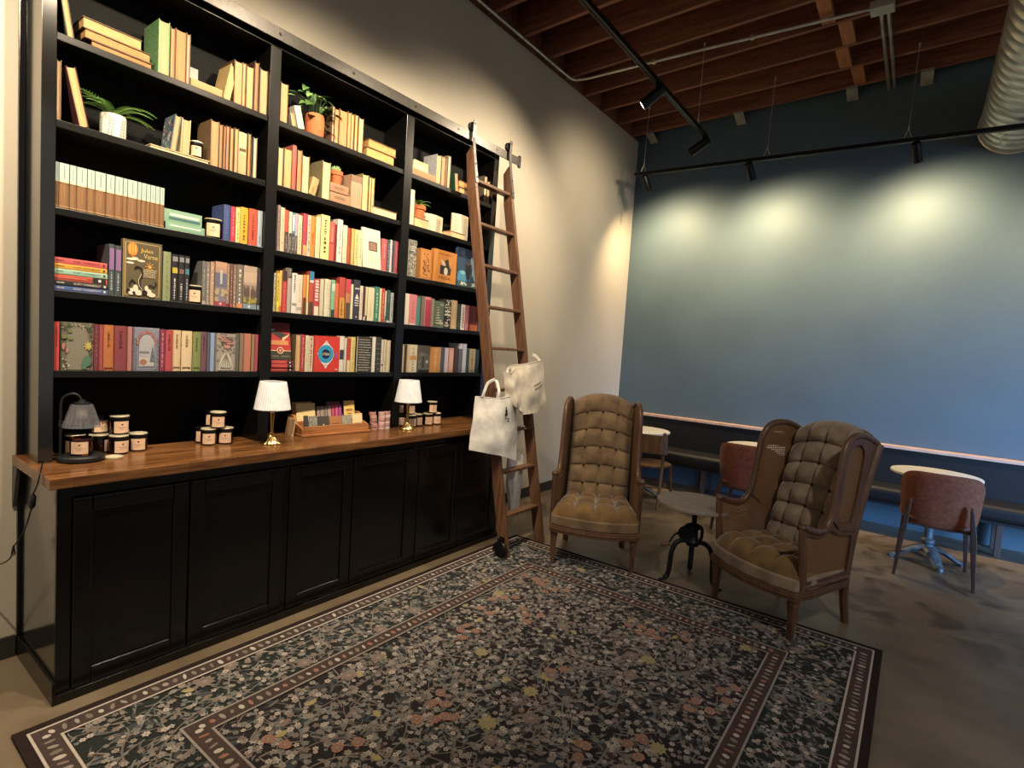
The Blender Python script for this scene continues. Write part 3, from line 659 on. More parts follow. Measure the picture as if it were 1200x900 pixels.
('2D', 'U', 0.8532, 0.8669, 'black and white checked', 0.213, 'spine', '#d0c8a0', 't.05-.95:#2a2420'),
('2D', 'U', 0.8684, 0.8869, 'yellow black lettered', 0.2156, 'spine', '#e0c050', 't.1-.9:#4a3c14;b.1-.25:#e8e040'),
('2D', 'U', 0.8885, 0.903, 'tall amber', 0.2325, 'spine', '#e8c468', 'b0-.15:#d87040'),
('2D', 'U', 0.9045, 0.9344, 'red black topped', 0.2361, 'spine', '#c23a3e', 'b.75-1:#2e2a2c;t.05-.7:#d86a60'),
('2D', 'U', 0.936, 0.961, 'tall grey dark topped', 0.2549, 'spine', '#b0a8a0', 'b.78-1:#4a463e;t.82-.98:#d8d4c8'),
('2D', 'U', 0.9626, 0.9961, 'white indigo lettered', 0.2306, 'spine', '#e8e6e4', 't.5-.95:#2c3470;b.2-.25:#8a9088'),
('2D', 'U', 0.9977, 1.0318, 'eggshell', 0.226, 'spine', '#e6ddcc', 'b.1-.17:#b0a8a0;t.3-.9:#c8b8a0'),
('2D', 'U', 1.0335, 1.0564, 'orange dark footed', 0.2303, 'spine', '#d88848', 'b0-.3:#4a3a34;b.3-.42:#7a2a24'),
('2D', 'U', 1.058, 1.071, 'pale yellow', 0.2332, 'spine', '#dcc870', 'b0-.3:#e8dcc0'),
('2D', 'U', 1.0727, 1.1052, 'red blue topped', 0.2566, 'spine', '#b8483c', 'b.8-1:#2a7fb8;b0-.3:#3f3a30;b.74-.8:#e0dcd0'),
('2D', 'U', 1.1081, 1.1459, 'red big lettered', 0.217, 'spine', '#c03844', 'b0-.25:#e8dcc4;T4:#f0d8d0'),
('2D', 'U', 1.1477, 1.1754, 'bone', 0.2218, 'spine', '#d0c8b0', 'b0-1:#d0c8b0'),
('2D', 'U', 1.1772, 1.2078, 'pearl', 0.2261, 'spine', '#e0dcc4', 't.5-.9:#c8c0a8'),
('2D', 'U', 1.2096, 1.2248, 'off white', 0.2243, 'spine', '#d8d0bc', 't.2-.9:#8a6a60'),
('2D', 'U', 1.2266, 1.2543, 'mint dark footed', 0.2275, 'spine', '#7fb898', 'b0-.2:#2a3434;b.7-.9:#c8e0d0'),
('2D', 'U', 1.2561, 1.2835, 'persimmon', 0.2107, 'spine', '#d0643a', 't.3-.9:#e89a60'),
('2D', 'W', 1.2854, 1.3297, 'red over mustard', 0.2525, 'spine', '#b8403e', 'b0-.5:#d09a48;t.05-.45:#5a3018'),
('2D', 'W', 1.3317, 1.3685, 'pink dome over orange', 0.2478, 'spine', '#c07a52', 'b.65-1:#cc3c50;b0-.4:#4a4238'),
('2D', 'U', 1.3704, 1.3894, 'plain cream', 0.2199, 'spine', '#e0d8b8', 'b0-1:#e0d8b8'),
('2D', 'W', 1.3914, 1.4414, 'navy white pyramid', 0.2516, 'spine', '#2a2c40', 'PYRA'),
('2D', 'U', 1.4434, 1.4685, 'blush white', 0.219, 'spine', '#e6d4c8', 't.1-.9:#d0a098'),
('2D', 'U', 1.4705, 1.4849, 'thin black', 0.2163, 'spine', '#3c3430', 'b.0-.1:#d8d0c0'),
('2D', 'U', 1.4863, 1.5028, 'thin ivory', 0.2185, 'spine', '#e0d0a8', 'b0-.15:#4a3c34'),
('2D', 'U', 1.5049, 1.5589, 'wide vanilla', 0.2177, 'spine', '#e0d8b4', 't.1-.6:#d0c498'),
('2D', 'U', 1.5611, 1.599, 'emerald', 0.2293, 'spine', '#2e7a66', 't.1-.9:#a8d0b8'),
('2D', 'U', 1.6012, 1.6186, 'thin cream', 0.2219, 'spine', '#dcd4ac', 'b0-1:#dcd4ac'),
('2D', 'U', 1.6208, 1.6472, 'brick red lettered', 0.2249, 'spine', '#b8403a', 't.1-.9:#e0a890'),
('2D', 'U', 1.6495, 1.6606, 'thin white', 0.2105, 'spine', '#e4dccc', 'b0-.2:#4a5a78'),
('2D', 'U', 1.6628, 1.6949, 'forest green', 0.2191, 'spine', '#28463c', 't.6-.9:#6a8a78;b.0-.06:#c8c8c0'),
('2D', 'U', 1.6972, 1.7237, 'frosted blue end', 0.2057, 'spine', '#a8b4b4', 't.2-.9:#4a5a60'),
('2E', 'H', 0.8549, 0.9946, 'lowest red', 0.0, 0.0212, 'spine', '#c4343a', ''),
('2E', 'H', 0.8549, 0.9919, 'middle red', 0.0212, 0.0424, 'spine', '#c4383e', ''),
('2E', 'H', 0.8549, 0.9892, 'upper red', 0.0424, 0.064, 'spine', '#c83c42', ''),
('2E', 'F', 0.8539, 0.9837, 'red and black boxed cover leaning', 0.2808, '0.015stack', '#c03036', 'BIRD'),
('2E', 'U', 0.9973, 1.0332, 'tan page edged', 0.2186, 'pages', '#c0a878', ''),
('2E', 'U', 1.036, 1.063, 'rosy lettered', 0.2206, 'spine', '#b83848', 't.1-.9:#e09a98'),
('2E', 'U', 1.0647, 1.0868, 'ivory', 0.2171, 'spine', '#e4dcb8', 't.1-.9:#c8b890'),
('2E', 'U', 1.0891, 1.1215, 'ivory red lettered', 0.2137, 'spine', '#d8ccb4', 't.1-.95:#9a2a2c'),
('2E', 'F', 1.1244, 1.3036, 'bright red blue eye cover', 0.2197, '0.03', '#d6342e', 'EYE'),
('2E', 'U', 1.3055, 1.342, 'white black boxed', 0.226, 'spine', '#e6e2dc', 'b.35-.62:#33303c'),
('2E', 'U', 1.3446, 1.3615, 'slim white', 0.2168, 'spine', '#e0d8cc', 'b0-1:#e0d8cc'),
('2E', 'U', 1.3634, 1.3903, 'red cream footed', 0.2127, 'spine', '#c03a34', 'b0-.35:#e6dcb0'),
('2E', 'U', 1.3923, 1.4276, 'pale amber', 0.2254, 'spine', '#e4cf86', 't.1-.9:#c8a850'),
('2E', 'W', 1.4316, 1.5588, 'wide black white lined', 0.23, 'spine', '#2b2a2a', 'LINES'),
('2E', 'U', 1.561, 1.5896, 'bright white', 0.2345, 'spine', '#ece8e0', 'b0-1:#ece8e0'),
('2E', 'U', 1.5918, 1.6384, 'black grey ruled', 0.2367, 'spine', '#2e2f2e', 'H6:#8a8a84'),
('2E', 'U', 1.6407, 1.6621, 'thin white black ringed', 0.2214, 'spine', '#d0ccc0', 'b.2-.24:#302c2c'),
('2E', 'U', 1.6644, 1.6846, 'slender parchment', 0.2226, 'spine', '#d8ceb4', 't.1-.9:#a09478'),
('2E', 'U', 1.6868, 1.7209, 'parchment end', 0.2182, 'spine', '#d4c6a8', 't.1-.9:#e8dcc8'),
('3A', 'H', 1.833, 2.0641, 'flat salmon', -0.0001, 0.0463, 'spine', '#b8784e', ''),
('3A', 'H', 1.8371, 1.986, 'flat ivory', 0.0465, 0.1039, 'pages', '#d8cf9c', ''),
('3A', 'U', 2.0641, 2.1086, 'grey cloth sided', 0.2089, 'pages', '#9a9aa0', ''),
('3A', 'U', 2.1113, 2.1539, 'sandy', 0.2111, 'pages', '#b88a58', ''),
('3A', 'U', 2.1566, 2.1814, 'narrow dark brown backed', 0.2162, 'pages', '#5e4c3c', ''),
('3A', 'U', 2.1842, 2.213, 'slim white edged', 0.2372, 'pages', '#cfcab8', ''),
('3A', 'L', 2.2755, 2.3142, 'tilted dark green', 0.135, -8.0, 'pages', '#24402e', ''),
('3A', 'H', 2.3239, 2.5059, 'lower flat cream', -0.0002, 0.0444, 'pages', '#d8cc9c', ''),
('3A', 'H', 2.3142, 2.5164, 'upper flat buff', 0.0443, 0.0951, 'pages', '#b8945e', ''),
('3A', 'U', 2.6072, 2.6399, 'slim cream', 0.2096, 'pages', '#d8ccac', ''),
('3A', 'U', 2.6454, 2.6787, 'slim buff', 0.1806, 'pages', '#c0b090', ''),
('3A', 'U', 2.6832, 2.689, 'small dark grey', 0.1627, 'spine', '#5a544c', ''),
('3B', 'U', 1.8304, 1.8692, 'tall white slim', 0.2411, 'spine', '#e6dfc0', ''),
('3B', 'H', 1.8814, 2.0202, 'flat peach', 0.0005, 0.0656, 'pages', '#d8bc94', ''),
('3B', 'O', 2.0375, 2.2465, 'left open', 0.1465, 'x', '', ''),
('3B', 'H', 2.237, 2.4127, 'small flat cream', 0.0003, 0.0448, 'pages', '#d8c4a0', ''),
('3B', 'O', 2.3577, 2.5366, 'right open', 0.2161, 'x', '', ''),
('3C', 'W', 1.8381, 1.9196, 'pale grey mottled', 0.2556, 'spine', '#86847a', 'SPECK'),
('3C', 'W', 1.9446, 2.0692, 'orange sided sketch', 0.214, 'spine', '#c8823e', 'FIG'),
('3C', 'F', 2.0868, 2.3334, 'orange black animal cover', 0.2375, '0.025', '#c98038', 'TROK'),
('3C', 'F', 2.3432, 2.5947, 'dark blue misty cover', 0.2962, '0.022', '#27435e', 'BLUE'),
('3D', 'U', 1.825, 1.8692, 'cream backed', 0.2159, 'spine', '#e4dcc8', 'b0-1:#e4dcc8'),
('3D', 'U', 1.8716, 1.945, 'wide pink', 0.2171, 'spine', '#cf7a82', 'b0-.05:#e0c8c0;t.2-.8:#c06068'),
('3D', 'U', 1.9475, 1.9812, 'teal', 0.1993, 'spine', '#3f8478', 'b0-1:#3f8478'),
('3D', 'U', 1.9837, 2.0214, 'dark taupe', 0.2158, 'spine', '#6e6660', 'b0-1:#6e6660'),
('3D', 'W', 2.024, 2.0914, 'crimson and pink', 0.2159, 'spine', '#d07884', 'b.0-.9:#a83850'),
('3D', 'U', 2.0941, 2.1217, 'stone', 0.2091, 'spine', '#9a8e7a', 'b0-1:#9a8e7a'),
('3D', 'F', 2.1235, 2.2234, 'sage white tree cover', 0.1972, '0.02', '#5c6d5c', 'TREE'),
('3D', 'W', 2.2262, 2.304, 'black white pebble patterned', 0.2199, 'spine', '#23211f', 'DOTS'),
('3D', 'U', 2.3068, 2.3722, 'biscuit', 0.2215, 'spine', '#c4a67c', 't.05-.95:#e0cba8'),
('3D', 'U', 2.3752, 2.4221, 'bottle green', 0.2014, 'spine', '#20302e', 't.1-.9:#5a6a64'),
('3D', 'U', 2.4251, 2.4729, 'white black lettered', 0.2, 'spine', '#e0d8d4', 't.1-.9:#5a4a48'),
('3D', 'U', 2.476, 2.5163, 'carnation pink', 0.198, 'spine', '#cc7484', 't.1-.9:#e8b8b8'),
('3D', 'W', 2.5194, 2.6312, 'dark red orange footed', 0.1991, 'spine', '#5e2224', 'b0-.25:#c86a30;t.3-.9:#9a3a30'),
('3D', 'U', 2.6344, 2.664, 'denim blue end', 0.1996, 'spine', '#4a5a84', 'b0-1:#4a5a84'),
('3E', 'U', 1.833, 1.8498, 'thin beige', 0.195, 'spine', '#d0bc98', 'b0-1:#d0bc98'),
('3E', 'U', 1.8523, 1.8709, 'thin coffee black', 0.1959, 'spine', '#3a302c', 'b0-1:#3a302c'),
('3E', 'U', 1.8733, 1.8953, 'thin fawn', 0.1969, 'spine', '#c8b494', 'b0-1:#c8b494'),
('3E', 'W', 1.8978, 1.9753, 'cream orange banded', 0.1992, 'spine', '#d8ccb0', 'b.45-.6:#cf8a44;t.05-.9:#8a9a90'),
('3E', 'W', 1.9787, 2.1004, 'grey woodland figure', 0.1975, 'spine', '#5c5c58', 'MOON'),
('3E', 'W', 2.103, 2.2187, 'wide caramel', 0.1898, 'spine', '#c48a4e', 't.05-.95:#dcae74'),
('3E', 'U', 2.2215, 2.2638, 'indigo', 0.1931, 'spine', '#3f4a68', 'b0-1:#3f4a68'),
('3E', 'U', 2.2667, 2.3097, 'lilac white', 0.1884, 'spine', '#c0b0c4', 'b0-1:#c8bccc'),
('3E', 'U', 2.3126, 2.3663, 'light coral', 0.1904, 'spine', '#d0958c', 'b.05-.9:#d8a8a0'),
('3E', 'U', 2.3692, 2.422, 'dark aubergine', 0.1926, 'spine', '#3c3038', 'b0-1:#3c3038'),
('3E', 'U', 2.425, 2.4666, 'slate violet', 0.1878, 'spine', '#595a70', 't.2-.9:#7a7c90'),
('3E', 'U', 2.4697, 2.514, 'tall pale periwinkle', 0.2305, 'spine', '#c4cae4', 'b0-1:#c4cae4'),
('3E', 'U', 2.5172, 2.5507, 'petrol blue', 0.1911, 'spine', '#3a5660', 'b0-1:#3a5660'),
('3E', 'U', 2.5538, 2.6309, 'straw speckled', 0.1933, 'spine', '#d0c29c', 't.05-.95:#8a7c5c'),
('3E', 'U', 2.6341, 2.6801, 'midnight blue end', 0.1887, 'spine', '#2f4256', 'b0-1:#2f4256')]

ZS = dict(A=2.69, B=2.345, C=1.99, D=1.65, E=1.31)
XF = .2225
ROWN = dict(A='top', B='second', C='third', D='fourth', E='lowest'); BAYN = {'1': 'left', '2': 'middle', '3': 'right'}
COVERCOL = {'tall speckled green', 'grey cloth sided', 'long flat ivory', 'flat ivory'}
def hx(c): return '#%02x%02x%02x' % tuple(max(0, min(255, int(round(v)))) for v in c)
def rgb(h): h = h.lstrip('#'); return [int(h[i:i+2], 16) for i in (0, 2, 4)]
def shade(h, f): return hx([v*f for v in rgb(h)])
def toward(h, g, t): a = rgb(h); b = rgb(g); return hx([a[i]+(b[i]-a[i])*t for i in range(3)])
def decor(A, dec, rnd):
    for d in dec.split(';'):
        if not d: continue
        if d[0] == 'b':
            rng, c = d[1:].split(':'); a, b = [float(x or 0) for x in rng.split('-')]
            A.rect(.03, a, .97, b, c)
        elif d[0] == 't':
            rng, c = d[1:].split(':'); a, b = [float(x) for x in rng.split('-')]
            L = []; v = a
            while v < b:
                l = (b-a)*rnd.uniform(.03, .09); g = rnd.uniform(.0, .14)
                L.append((.32+g*.5, v, .68-g, min(b, v+l))); v += l*rnd.uniform(1.3, 2.0)
            A.rects(L, c)
        elif d[0] == 'M':
            A.rect(0, .60, 1, 1, '#b8d2cc'); A.rect(0, .575, 1, .60, '#e0cfa4'); A.rect(0, .03, 1, .06, '#b08a5a')
            A.rects([(.47, .66, .53, .95)], '#5f8070'); A.rects([(.47, .2, .53, .5)], '#b08a5a'); A.rects([(.96, 0, 1, 1)], '#46301f')
        elif d[0] == 'H':
            n = int(d[1:d.index(':')]); c = d[d.index(':')+1:]
            A.rects([(.05, (i+.6)/(n+1), .95, (i+.6)/(n+1)+.012) for i in range(n)], c)
def hdecor(A, dec, rnd):        # on the long edge of a lying book: u along the shelf
    for d in dec.split(';'):
        if not d: continue
        if d == 'V':
            A.text('KURT VONNEGUT', .36, .30, .86, .74, '#efe6d2' if A.dark else '#2c2018'); A.scrawl(.05, .3, .2, .75, '#efe6d2' if A.dark else '#6a3020', 1, rnd)
            A.rect(.915, .25, .955, .75, '#efe6d2' if A.dark else '#54281c')
        elif d[0] == 'T':
            if d.startswith('T2'): A.rect(.12, .2, .95, .42, d.split(':')[1])
            else:
                rng, c = d[1:].split(':'); a, b = [float(x) for x in rng.split('-')]; A.rect(a, .52, b, .74, c)
        elif d[0] == 't':
            rng, c = d[1:].split(':'); a, b = [float(x) for x in rng.split('-')]; A.scrawl(a, .2, b, .85, c, 1, rnd)
def cover_art(A, nm, rnd, W, H):
    asp = H/W
    U = rnd.uniform
    if nm == 'VERNE':
        A.rect(0, 0, .05, 1, '#8a7448'); A.frame(.035, .012, '#c8ae74', asp)
        A.ell(.24, .84, .13, .115, '#d8822c'); 
        for k in (-.07, 0, .07): A.ell(.24+k, .845, .022, .10, '#f0b45a', 10)
        A.poly([(.19, .735), (.29, .735), (.26, .69), (.22, .69)], '#b06a20')
        A.dots([(.20, .665, .12, .022), (.30, .68, .09, .028), (.18, .60, .10, .02), (.46, .655, .10, .02)], '#efe4cc', 10)
        A.text('Jules', .44, .79, .76, .875, '#f0cf7c'); A.text('Verne', .52, .70, .88, .785, '#f0cf7c')
        for k in range(8):
            a = k*PI/4; A.line([(.68, .565), (.68+.12*math.cos(a), .565+.085*math.sin(a))], .012, '#d89a3c', asp)
        A.ell(.68, .565, .035, .026, '#f0b45a'); A.scrawl(.50, .37, .88, .52, '#e2d2ac', 5, rnd)
        A.line([(.55, .09), (.44, .2), (.42, .3), (.50, .42), (.47, .52), (.37, .55), (.30, .53), (.33, .50)], .026, '#1d1713', asp)
        A.line([(.52, .12), (.41, .22), (.39, .31), (.47, .43)], .008, '#efe4cc', asp)
        A.line([(.36, .1), (.32, .25), (.24, .31), (.18, .26), (.17, .2)], .024, '#1d1713', asp)
        A.line([(.60, .08), (.62, .2), (.70, .25), (.80, .21), (.86, .27), (.82, .31)], .02, '#1d1713', asp)
        A.dots([(.22, .10, .09, .06), (.32, .16, .07, .07), (.40, .09, .10, .05), (.66, .11, .08, .06), (.74, .07, .1, .04), (.6, .18, .05, .05)], '#efe4cc', 9)
        A.dots([(.55, .10, .08, .05), (.28, .08, .04, .03), (.14, .12, .05, .03)], '#1d1713', 8)
    elif nm == 'GARDEN':
        A.rect(.0, 0, .04, 1, '#2c2622'); A.ell(.52, .52, .34, .46, '#8a8474', 22); A.rect(.2, .02, .86, .5, '#8a8474'); A.rects([(.22+.08*i, .05, .228+.08*i, .93) for i in range(8)], '#757060')
        A.dots([(U(.05, .95), U(.82, .98), .035, .022) for _ in range(26)]+[(U(.04, .2), U(0, .98), .04, .03) for _ in range(16)]+[(U(.82, .97), U(0, .98), .04, .03) for _ in range(16)], '#45503a')
        A.dots([(U(.05, .95), U(.84, .98), .016, .011) for _ in range(18)]+[(U(.04, .3), U(.02, .3), .018, .013) for _ in range(14)], '#d8d0b8')
        for k in range(8): A.line([(.83, .52), (.83+.13*math.cos(k*PI/4+.2), .52+.09*math.sin(k*PI/4+.2))], .03, '#c9b95c', asp)
        A.dots([(.09, .50, .05, .07), (.20, .42, .045, .06)], '#b87a78', 9); A.dots([(.12, .70, .09, .05), (.28, .82, .06, .04), (.30, .66, .07, .03)], '#6f7a48', 8)
        A.dots([(.80, .2, .14, .12), (.72, .12, .08, .1)], '#4f7a64', 8); A.scrawl(.92, .02, .97, .98, '#8a3f48', 24, rnd)
    elif nm == 'ARCH':
        A.rect(0, 0, .06, 1, '#6a6470'); A.rect(.08, .03, .96, .97, '#8688a0')
        for i in range(12):
            a = PI*i/11; A.ell(.52+.33*math.cos(a), .62+.27*math.sin(a), .05, .04, '#a8645c', 8)
        A.ell(.52, .60, .28, .24, '#b4b4be', 20); A.rect(.24, .10, .80, .6, '#b4b4be'); A.rect(.24, .40, .62, .45, '#7a7682'); A.rect(.24, .12, .8, .3, '#c0c0c0')
        A.poly([(.64, .2), (.84, .2), (.74, .6)], '#5c6670'); A.dots([(.4, .2, .14, .07)], '#a86c60', 9); A.dots([(U(.08, .95), U(.03, .97), .012, .009) for _ in range(50)], '#dcdce0')
        A.dots([(.12+.0*i, .1+.09*i, .03, .025) for i in range(8)]+[(.93, .1+.09*i, .03, .025) for i in range(8)], '#5e6470')
    elif nm == 'GOWN':
        A.rect(0, 0, .08, 1, '#6d6a68'); A.rect(.85, 0, 1, 1, '#5c5c58'); A.dots([(U(.1, .95), U(0, 1), .04, .03) for _ in range(40)], '#77726c')
        A.poly([(.14, .02), (.80, .02), (.66, .36), (.55, .48), (.40, .48), (.28, .36)], '#cfc9bc')
        for k in range(7): A.line([(.47, .47), (.16+.1*k, .03)], .014, '#7f7a72', asp)
        A.dots([(.3, .9, .16, .05), (.42, .82, .2, .05), (.62, .75, .16, .06), (.5, .66, .14, .06)], '#c28d80', 10); A.scrawl(.25, .68, .8, .93, '#5a3a38', 4, rnd); A.scrawl(.25, .05, .7, .12, '#3c3a38', 1, rnd)
    elif nm == 'SCENEA':
        A.rect(0, .45, 1, .75, '#676880'); A.rect(0, .75, 1, .93, '#b78f7c'); A.rect(0, .86, 1, 1, '#c79a80'); A.dots([(U(0.05, .95), U(.12, .36), .16, .05) for _ in range(14)], '#b0a080', 8)
        A.rect(0, 0, 1, .10, '#a03e50'); A.dots([(.5, .05, .12, .03)], '#e6c8c8'); A.rect(.42, .5, .6, .82, '#c2c2cc')
    elif nm == 'SCENEB':
        A.rect(0, .55, 1, 1, '#b9a08f'); A.rect(0, .62, 1, .85, '#c9ad98'); A.dots([(.08+.1*i, U(.3, .42), .06, .16) for i in range(10)], '#5a4a4c', 7); A.rect(0, .12, 1, .28, '#6a6440')
        A.dots([(U(0, 1), U(.12, .26), .08, .03) for _ in range(12)], '#a8984e', 7); A.rect(0, 0, 1, .11, '#7d93a5'); A.dots([(.45, .05, .1, .03)], '#e8eef0'); A.line([(.5, .1), (.5, .5)], .02, '#c8b050', asp)
    elif nm == 'EYE':
        A.rects([(.09+.0, .12, .10, .9)], '#e87a70')
        A.poly([(.46, .88), (.54, .80), (.72, .66), (.78, .5), (.72, .34), (.54, .18), (.46, .08), (.38, .18), (.20, .34), (.12, .5), (.20, .66), (.38, .80)], '#efe8e6')
        A.ell(.45, .5, .31, .255, '#2e9ad0', 32); A.ell(.45, .5, .17, .135, '#10204a', 24); A.text('1984', .31, .455, .59, .535, '#efd9b0'); A.scrawl(.41, .80, .51, .83, '#5a5a68', 1, rnd); A.scrawl(.40, .17, .52, .2, '#5a5a68', 1, rnd)
        A.ell(.87, .47, .045, .11, '#a8509a', 12); A.rect(.84, .05, .94, .09, '#f0c8c0')
    elif nm == 'BIRD':
        A.rect(0, .82, 1, 1, '#82282a'); A.poly([(.02, .8), (.2, .8), (.95, .68), (.95, .64), (.6, .55), (.05, .74)], '#3a3834'); A.poly([(.02, .83), (.3, .82), (.2, .76), (.02, .77)], '#d8d4cc'); A.poly([(.62, .6), (.95, .7), (.9, .64), (.7, .55), (.66, .48), (.6, .54)], '#e6c89a')
        A.rect(.05, .40, .88, .52, '#d8925a'); A.rect(.0, .235, 1, .255, '#e8c8a0'); A.rect(0, .0, 1, .235, '#38352f'); A.ell(.48, .25, .16, .09, '#e8c8a0'); A.ell(.48, .25, .12, .068, '#8c2426'); A.ell(.48, .25, .06, .035, '#d8a888')
        A.scrawl(.05, .06, .42, .13, '#8a8478', 1, rnd); A.scrawl(.5, .06, .92, .13, '#8a8478', 1, rnd)
    elif nm == 'TROK':
        A.scrawl(.15, .85, .9, .92, '#7a3a14', 1, rnd)
        A.poly([(.28, .26), (.74, .26), (.78, .52), (.60, .56), (.42, .52), (.28, .54)], '#2c2823'); A.poly([(.30, .72), (.42, .66), (.56, .56), (.46, .52), (.36, .56)], '#d9c2b2')
        A.poly([(.46, .70), (.56, .72), (.60, .79), (.64, .70), (.68, .56), (.52, .54)], '#3a322e'); A.ell(.53, .36, .085, .125, '#e2d6c8', 14); A.dots([(.69, .62, .03, .03), (.73, .5, .025, .03)], '#d9a878')
        A.text('TROK', .2, .1, .78, .185, '#6a3210')
    elif nm == 'BLUE':
        A.rect(0, .75, 1, 1, '#1a2440'); A.dots([(U(.1, .9), U(.72, .95), .14, .06) for _ in range(10)], '#2a3a5c', 9); A.dots([(U(.55, .9), U(.3, .7), .05, .16) for _ in range(10)], '#7fa0b8', 9)
        A.dots([(.22, .3, .2, .12), (.3, .22, .22, .1), (.14, .2, .14, .08)], '#4a90b4', 12); A.dots([(.26, .36, .12, .05)], '#7fc0d0', 10); A.poly([(.45, .2), (.6, .2), (.66, .6), (.5, .66), (.36, .6)], '#2c2e34'); A.dots([(.48, .62, .12, .05)], '#5c4c48', 9)
        A.line([(.7, .3), (.72, .75)], .02, '#b8ccd8', asp); A.line([(.85, .5), (.88, .8)], .016, '#8aa4bc', asp); A.rect(.02, 0, 1, .14, '#3a5a5c'); A.dots([(U(.2, .85), U(.04, .12), .04, .022) for _ in range(16)], '#d4dcd0')
    elif nm == 'TREE':
        A.poly([(.05, .08), (.62, .08), (.38, .82)], '#4a5a4a')
        for r, y in enumerate((.76, .66, .56, .46, .36, .26, .16)):
            A.dots([(.37-.035*r+.075*k, y+.012*(k % 2), .034, .026) for k in range(r+1)], '#e6e4d8', 7)
        A.dots([(U(.6, .95), U(.05, .28), .05, .03) for _ in range(9)], '#d0d0c0', 7); A.rect(.55, .84, .9, .9, '#a0b0a0')
    elif nm == 'DOTS':
        A.dots([(U(.08, .92), U(.03, .97), U(.05, .12), U(.014, .03)) for _ in range(46)], '#d4d0c4', 8); A.rects([(.15, .55, .85, .60), (.12, .44, .9, .5)], '#e2ded2')
    elif nm == 'MOON':
        A.rect(0, .7, 1, 1, '#4f4a42'); A.dots([(U(0.05, .95), U(.1, .7), .1, .05) for _ in range(18)], '#6c7474', 8); A.dots([(U(.1, .9), U(.4, .8), .06, .03) for _ in range(8)], '#7a5448', 7); A.dots([(.75, .40, .1, .06)], '#c6c6c2', 10); A.poly([(.3, .15), (.55, .15), (.5, .6), (.35, .6)], '#3c3e40'); A.rect(.05, .02, .95, .1, '#1c1c1c')
    elif nm == 'FIG':
        A.rects([(.0, 0, .07, 1)], '#9a6a34'); A.frame(.04, .01, '#8a5426', asp)
        for k in range(5): A.line([(.5+U(-.1, .1), .8-.14*k), (.35+U(-.1, .2), .74-.14*k), (.6+U(-.1, .15), .68-.14*k)], .018, '#5a3414', asp)
        A.dots([(U(.3, .8), U(.1, .85), .05, .03) for _ in range(16)], '#6a3c18', 7)
    elif nm == 'SPECK':
        A.dots([(U(.12, .9), U(.05, .95), .07, .028) for _ in range(40)], '#4c4a40', 7); A.dots([(U(.15, .9), U(.05, .6), .06, .025) for _ in range(20)], '#c9c2a4', 7); A.rects([(.2, .8, .85, .83), (.25, .7, .8, .73), (.3, .75, .8, .77)], '#d2cec2')
    elif nm == 'CARD':
        A.rect(.34, .44, .82, .68, '#5a443c'); A.scrawl(.38, .47, .78, .65, '#d8a890', 4, rnd); A.dots([(.35, .25, .12, .05), (.6, .22, .1, .05)], '#d4dcb4', 9)
    elif nm == 'BLOCKS':
        A.rect(0, .8, 1, 1, '#8a6a52'); A.rects([(.04, .02, .46, .78), (.54, .02, .96, .76)], '#b99878'); A.rects([(.1, .1, .14, .7), (.3, .1, .34, .66), (.62, .1, .66, .7), (.8, .1, .84, .66)], '#96745a')
    elif nm == 'PYRA':
        A.poly([(.2, .52), (.8, .52), (.5, .66)], '#e6e4e0'); A.rects([(.15, .76, .85, .80), (.15, .46, .85, .49), (.15, .40, .85, .43), (.2, .34, .8, .37)], '#c4c4cc'); A.dots([(.5, .06, .12, .02)], '#d0d0d0')
    elif nm == 'LINES':
        for k in range(13): A.scrawl(.12, .035+.072*k, .93, .035+.072*k+.045, '#d6d2c8', 1, rnd)
        A.rect(0, .0, .05, 1, '#cfc6a8')
def soft(c): return shade(toward(c, '#8a8580', .14), .93)
def spine_book(r, t, h, d, rnd):
    "upright book, spine to the room; origin at the middle of its foot"
    col = r[7]; cm = flat(soft(col), .55, 0, .4, .03, 90)
    mb = MB(); th = min(.0026, t*.16); w = t/2; x0 = -d/2; x1 = d/2; bul = min(.004, t*.16) if t < .05 else .0015
    mb.box(x0, x1-.002, -w, -w+th, 0, h, cm); mb.box(x0, x1-.002, w-th, w, 0, h, cm)
    N_ = 6; arc = [(x1-bul*(2*k/N_-1)**2, -w+t*k/N_) for k in range(N_+1)]
    inner = [(x1-.003-bul, w), (x1-.003-bul, -w)]
    mb.prism(arc+inner, 'z', 0, h, cm)
    dec = r[8]
    A = Art(mb, (x1+.0004, -w*.86, 0), (0, t*.86, 0), (0, 0, h), (1, 0, 0))
    if dec and dec[0].isupper() and dec not in ('M',) and dec[0] not in 'H' and not dec[0:2] == 'T4': 
        A = Art(mb, (x1+.0004, -w, 0), (0, t, 0), (0, 0, h), (1, 0, 0)); cover_art(A, dec, rnd, t, h)
    else:
        if 'T4' in dec:
            dec = dec.split(';'); big = [q for q in dec if q.startswith('T4')][0]; dec = ';'.join(q for q in dec if not q.startswith('T4'))
            A.rects([(.14, v, .86, v+.055) for v in (.40, .49, .57, .66, .75, .83, .91)], big.split(':')[1])
        if dec == 'M': A = Art(mb, (x1+.0003, -w, 0), (0, t, 0), (0, 0, h), (1, 0, 0))
        decor(A, dec, rnd)
    pg = MB(); pg.box(x0+.004, x1-.004-bul, -w+th, w-th, .0, h-.004, stripes_pages('#d9cdb2'))
    return mb, pg
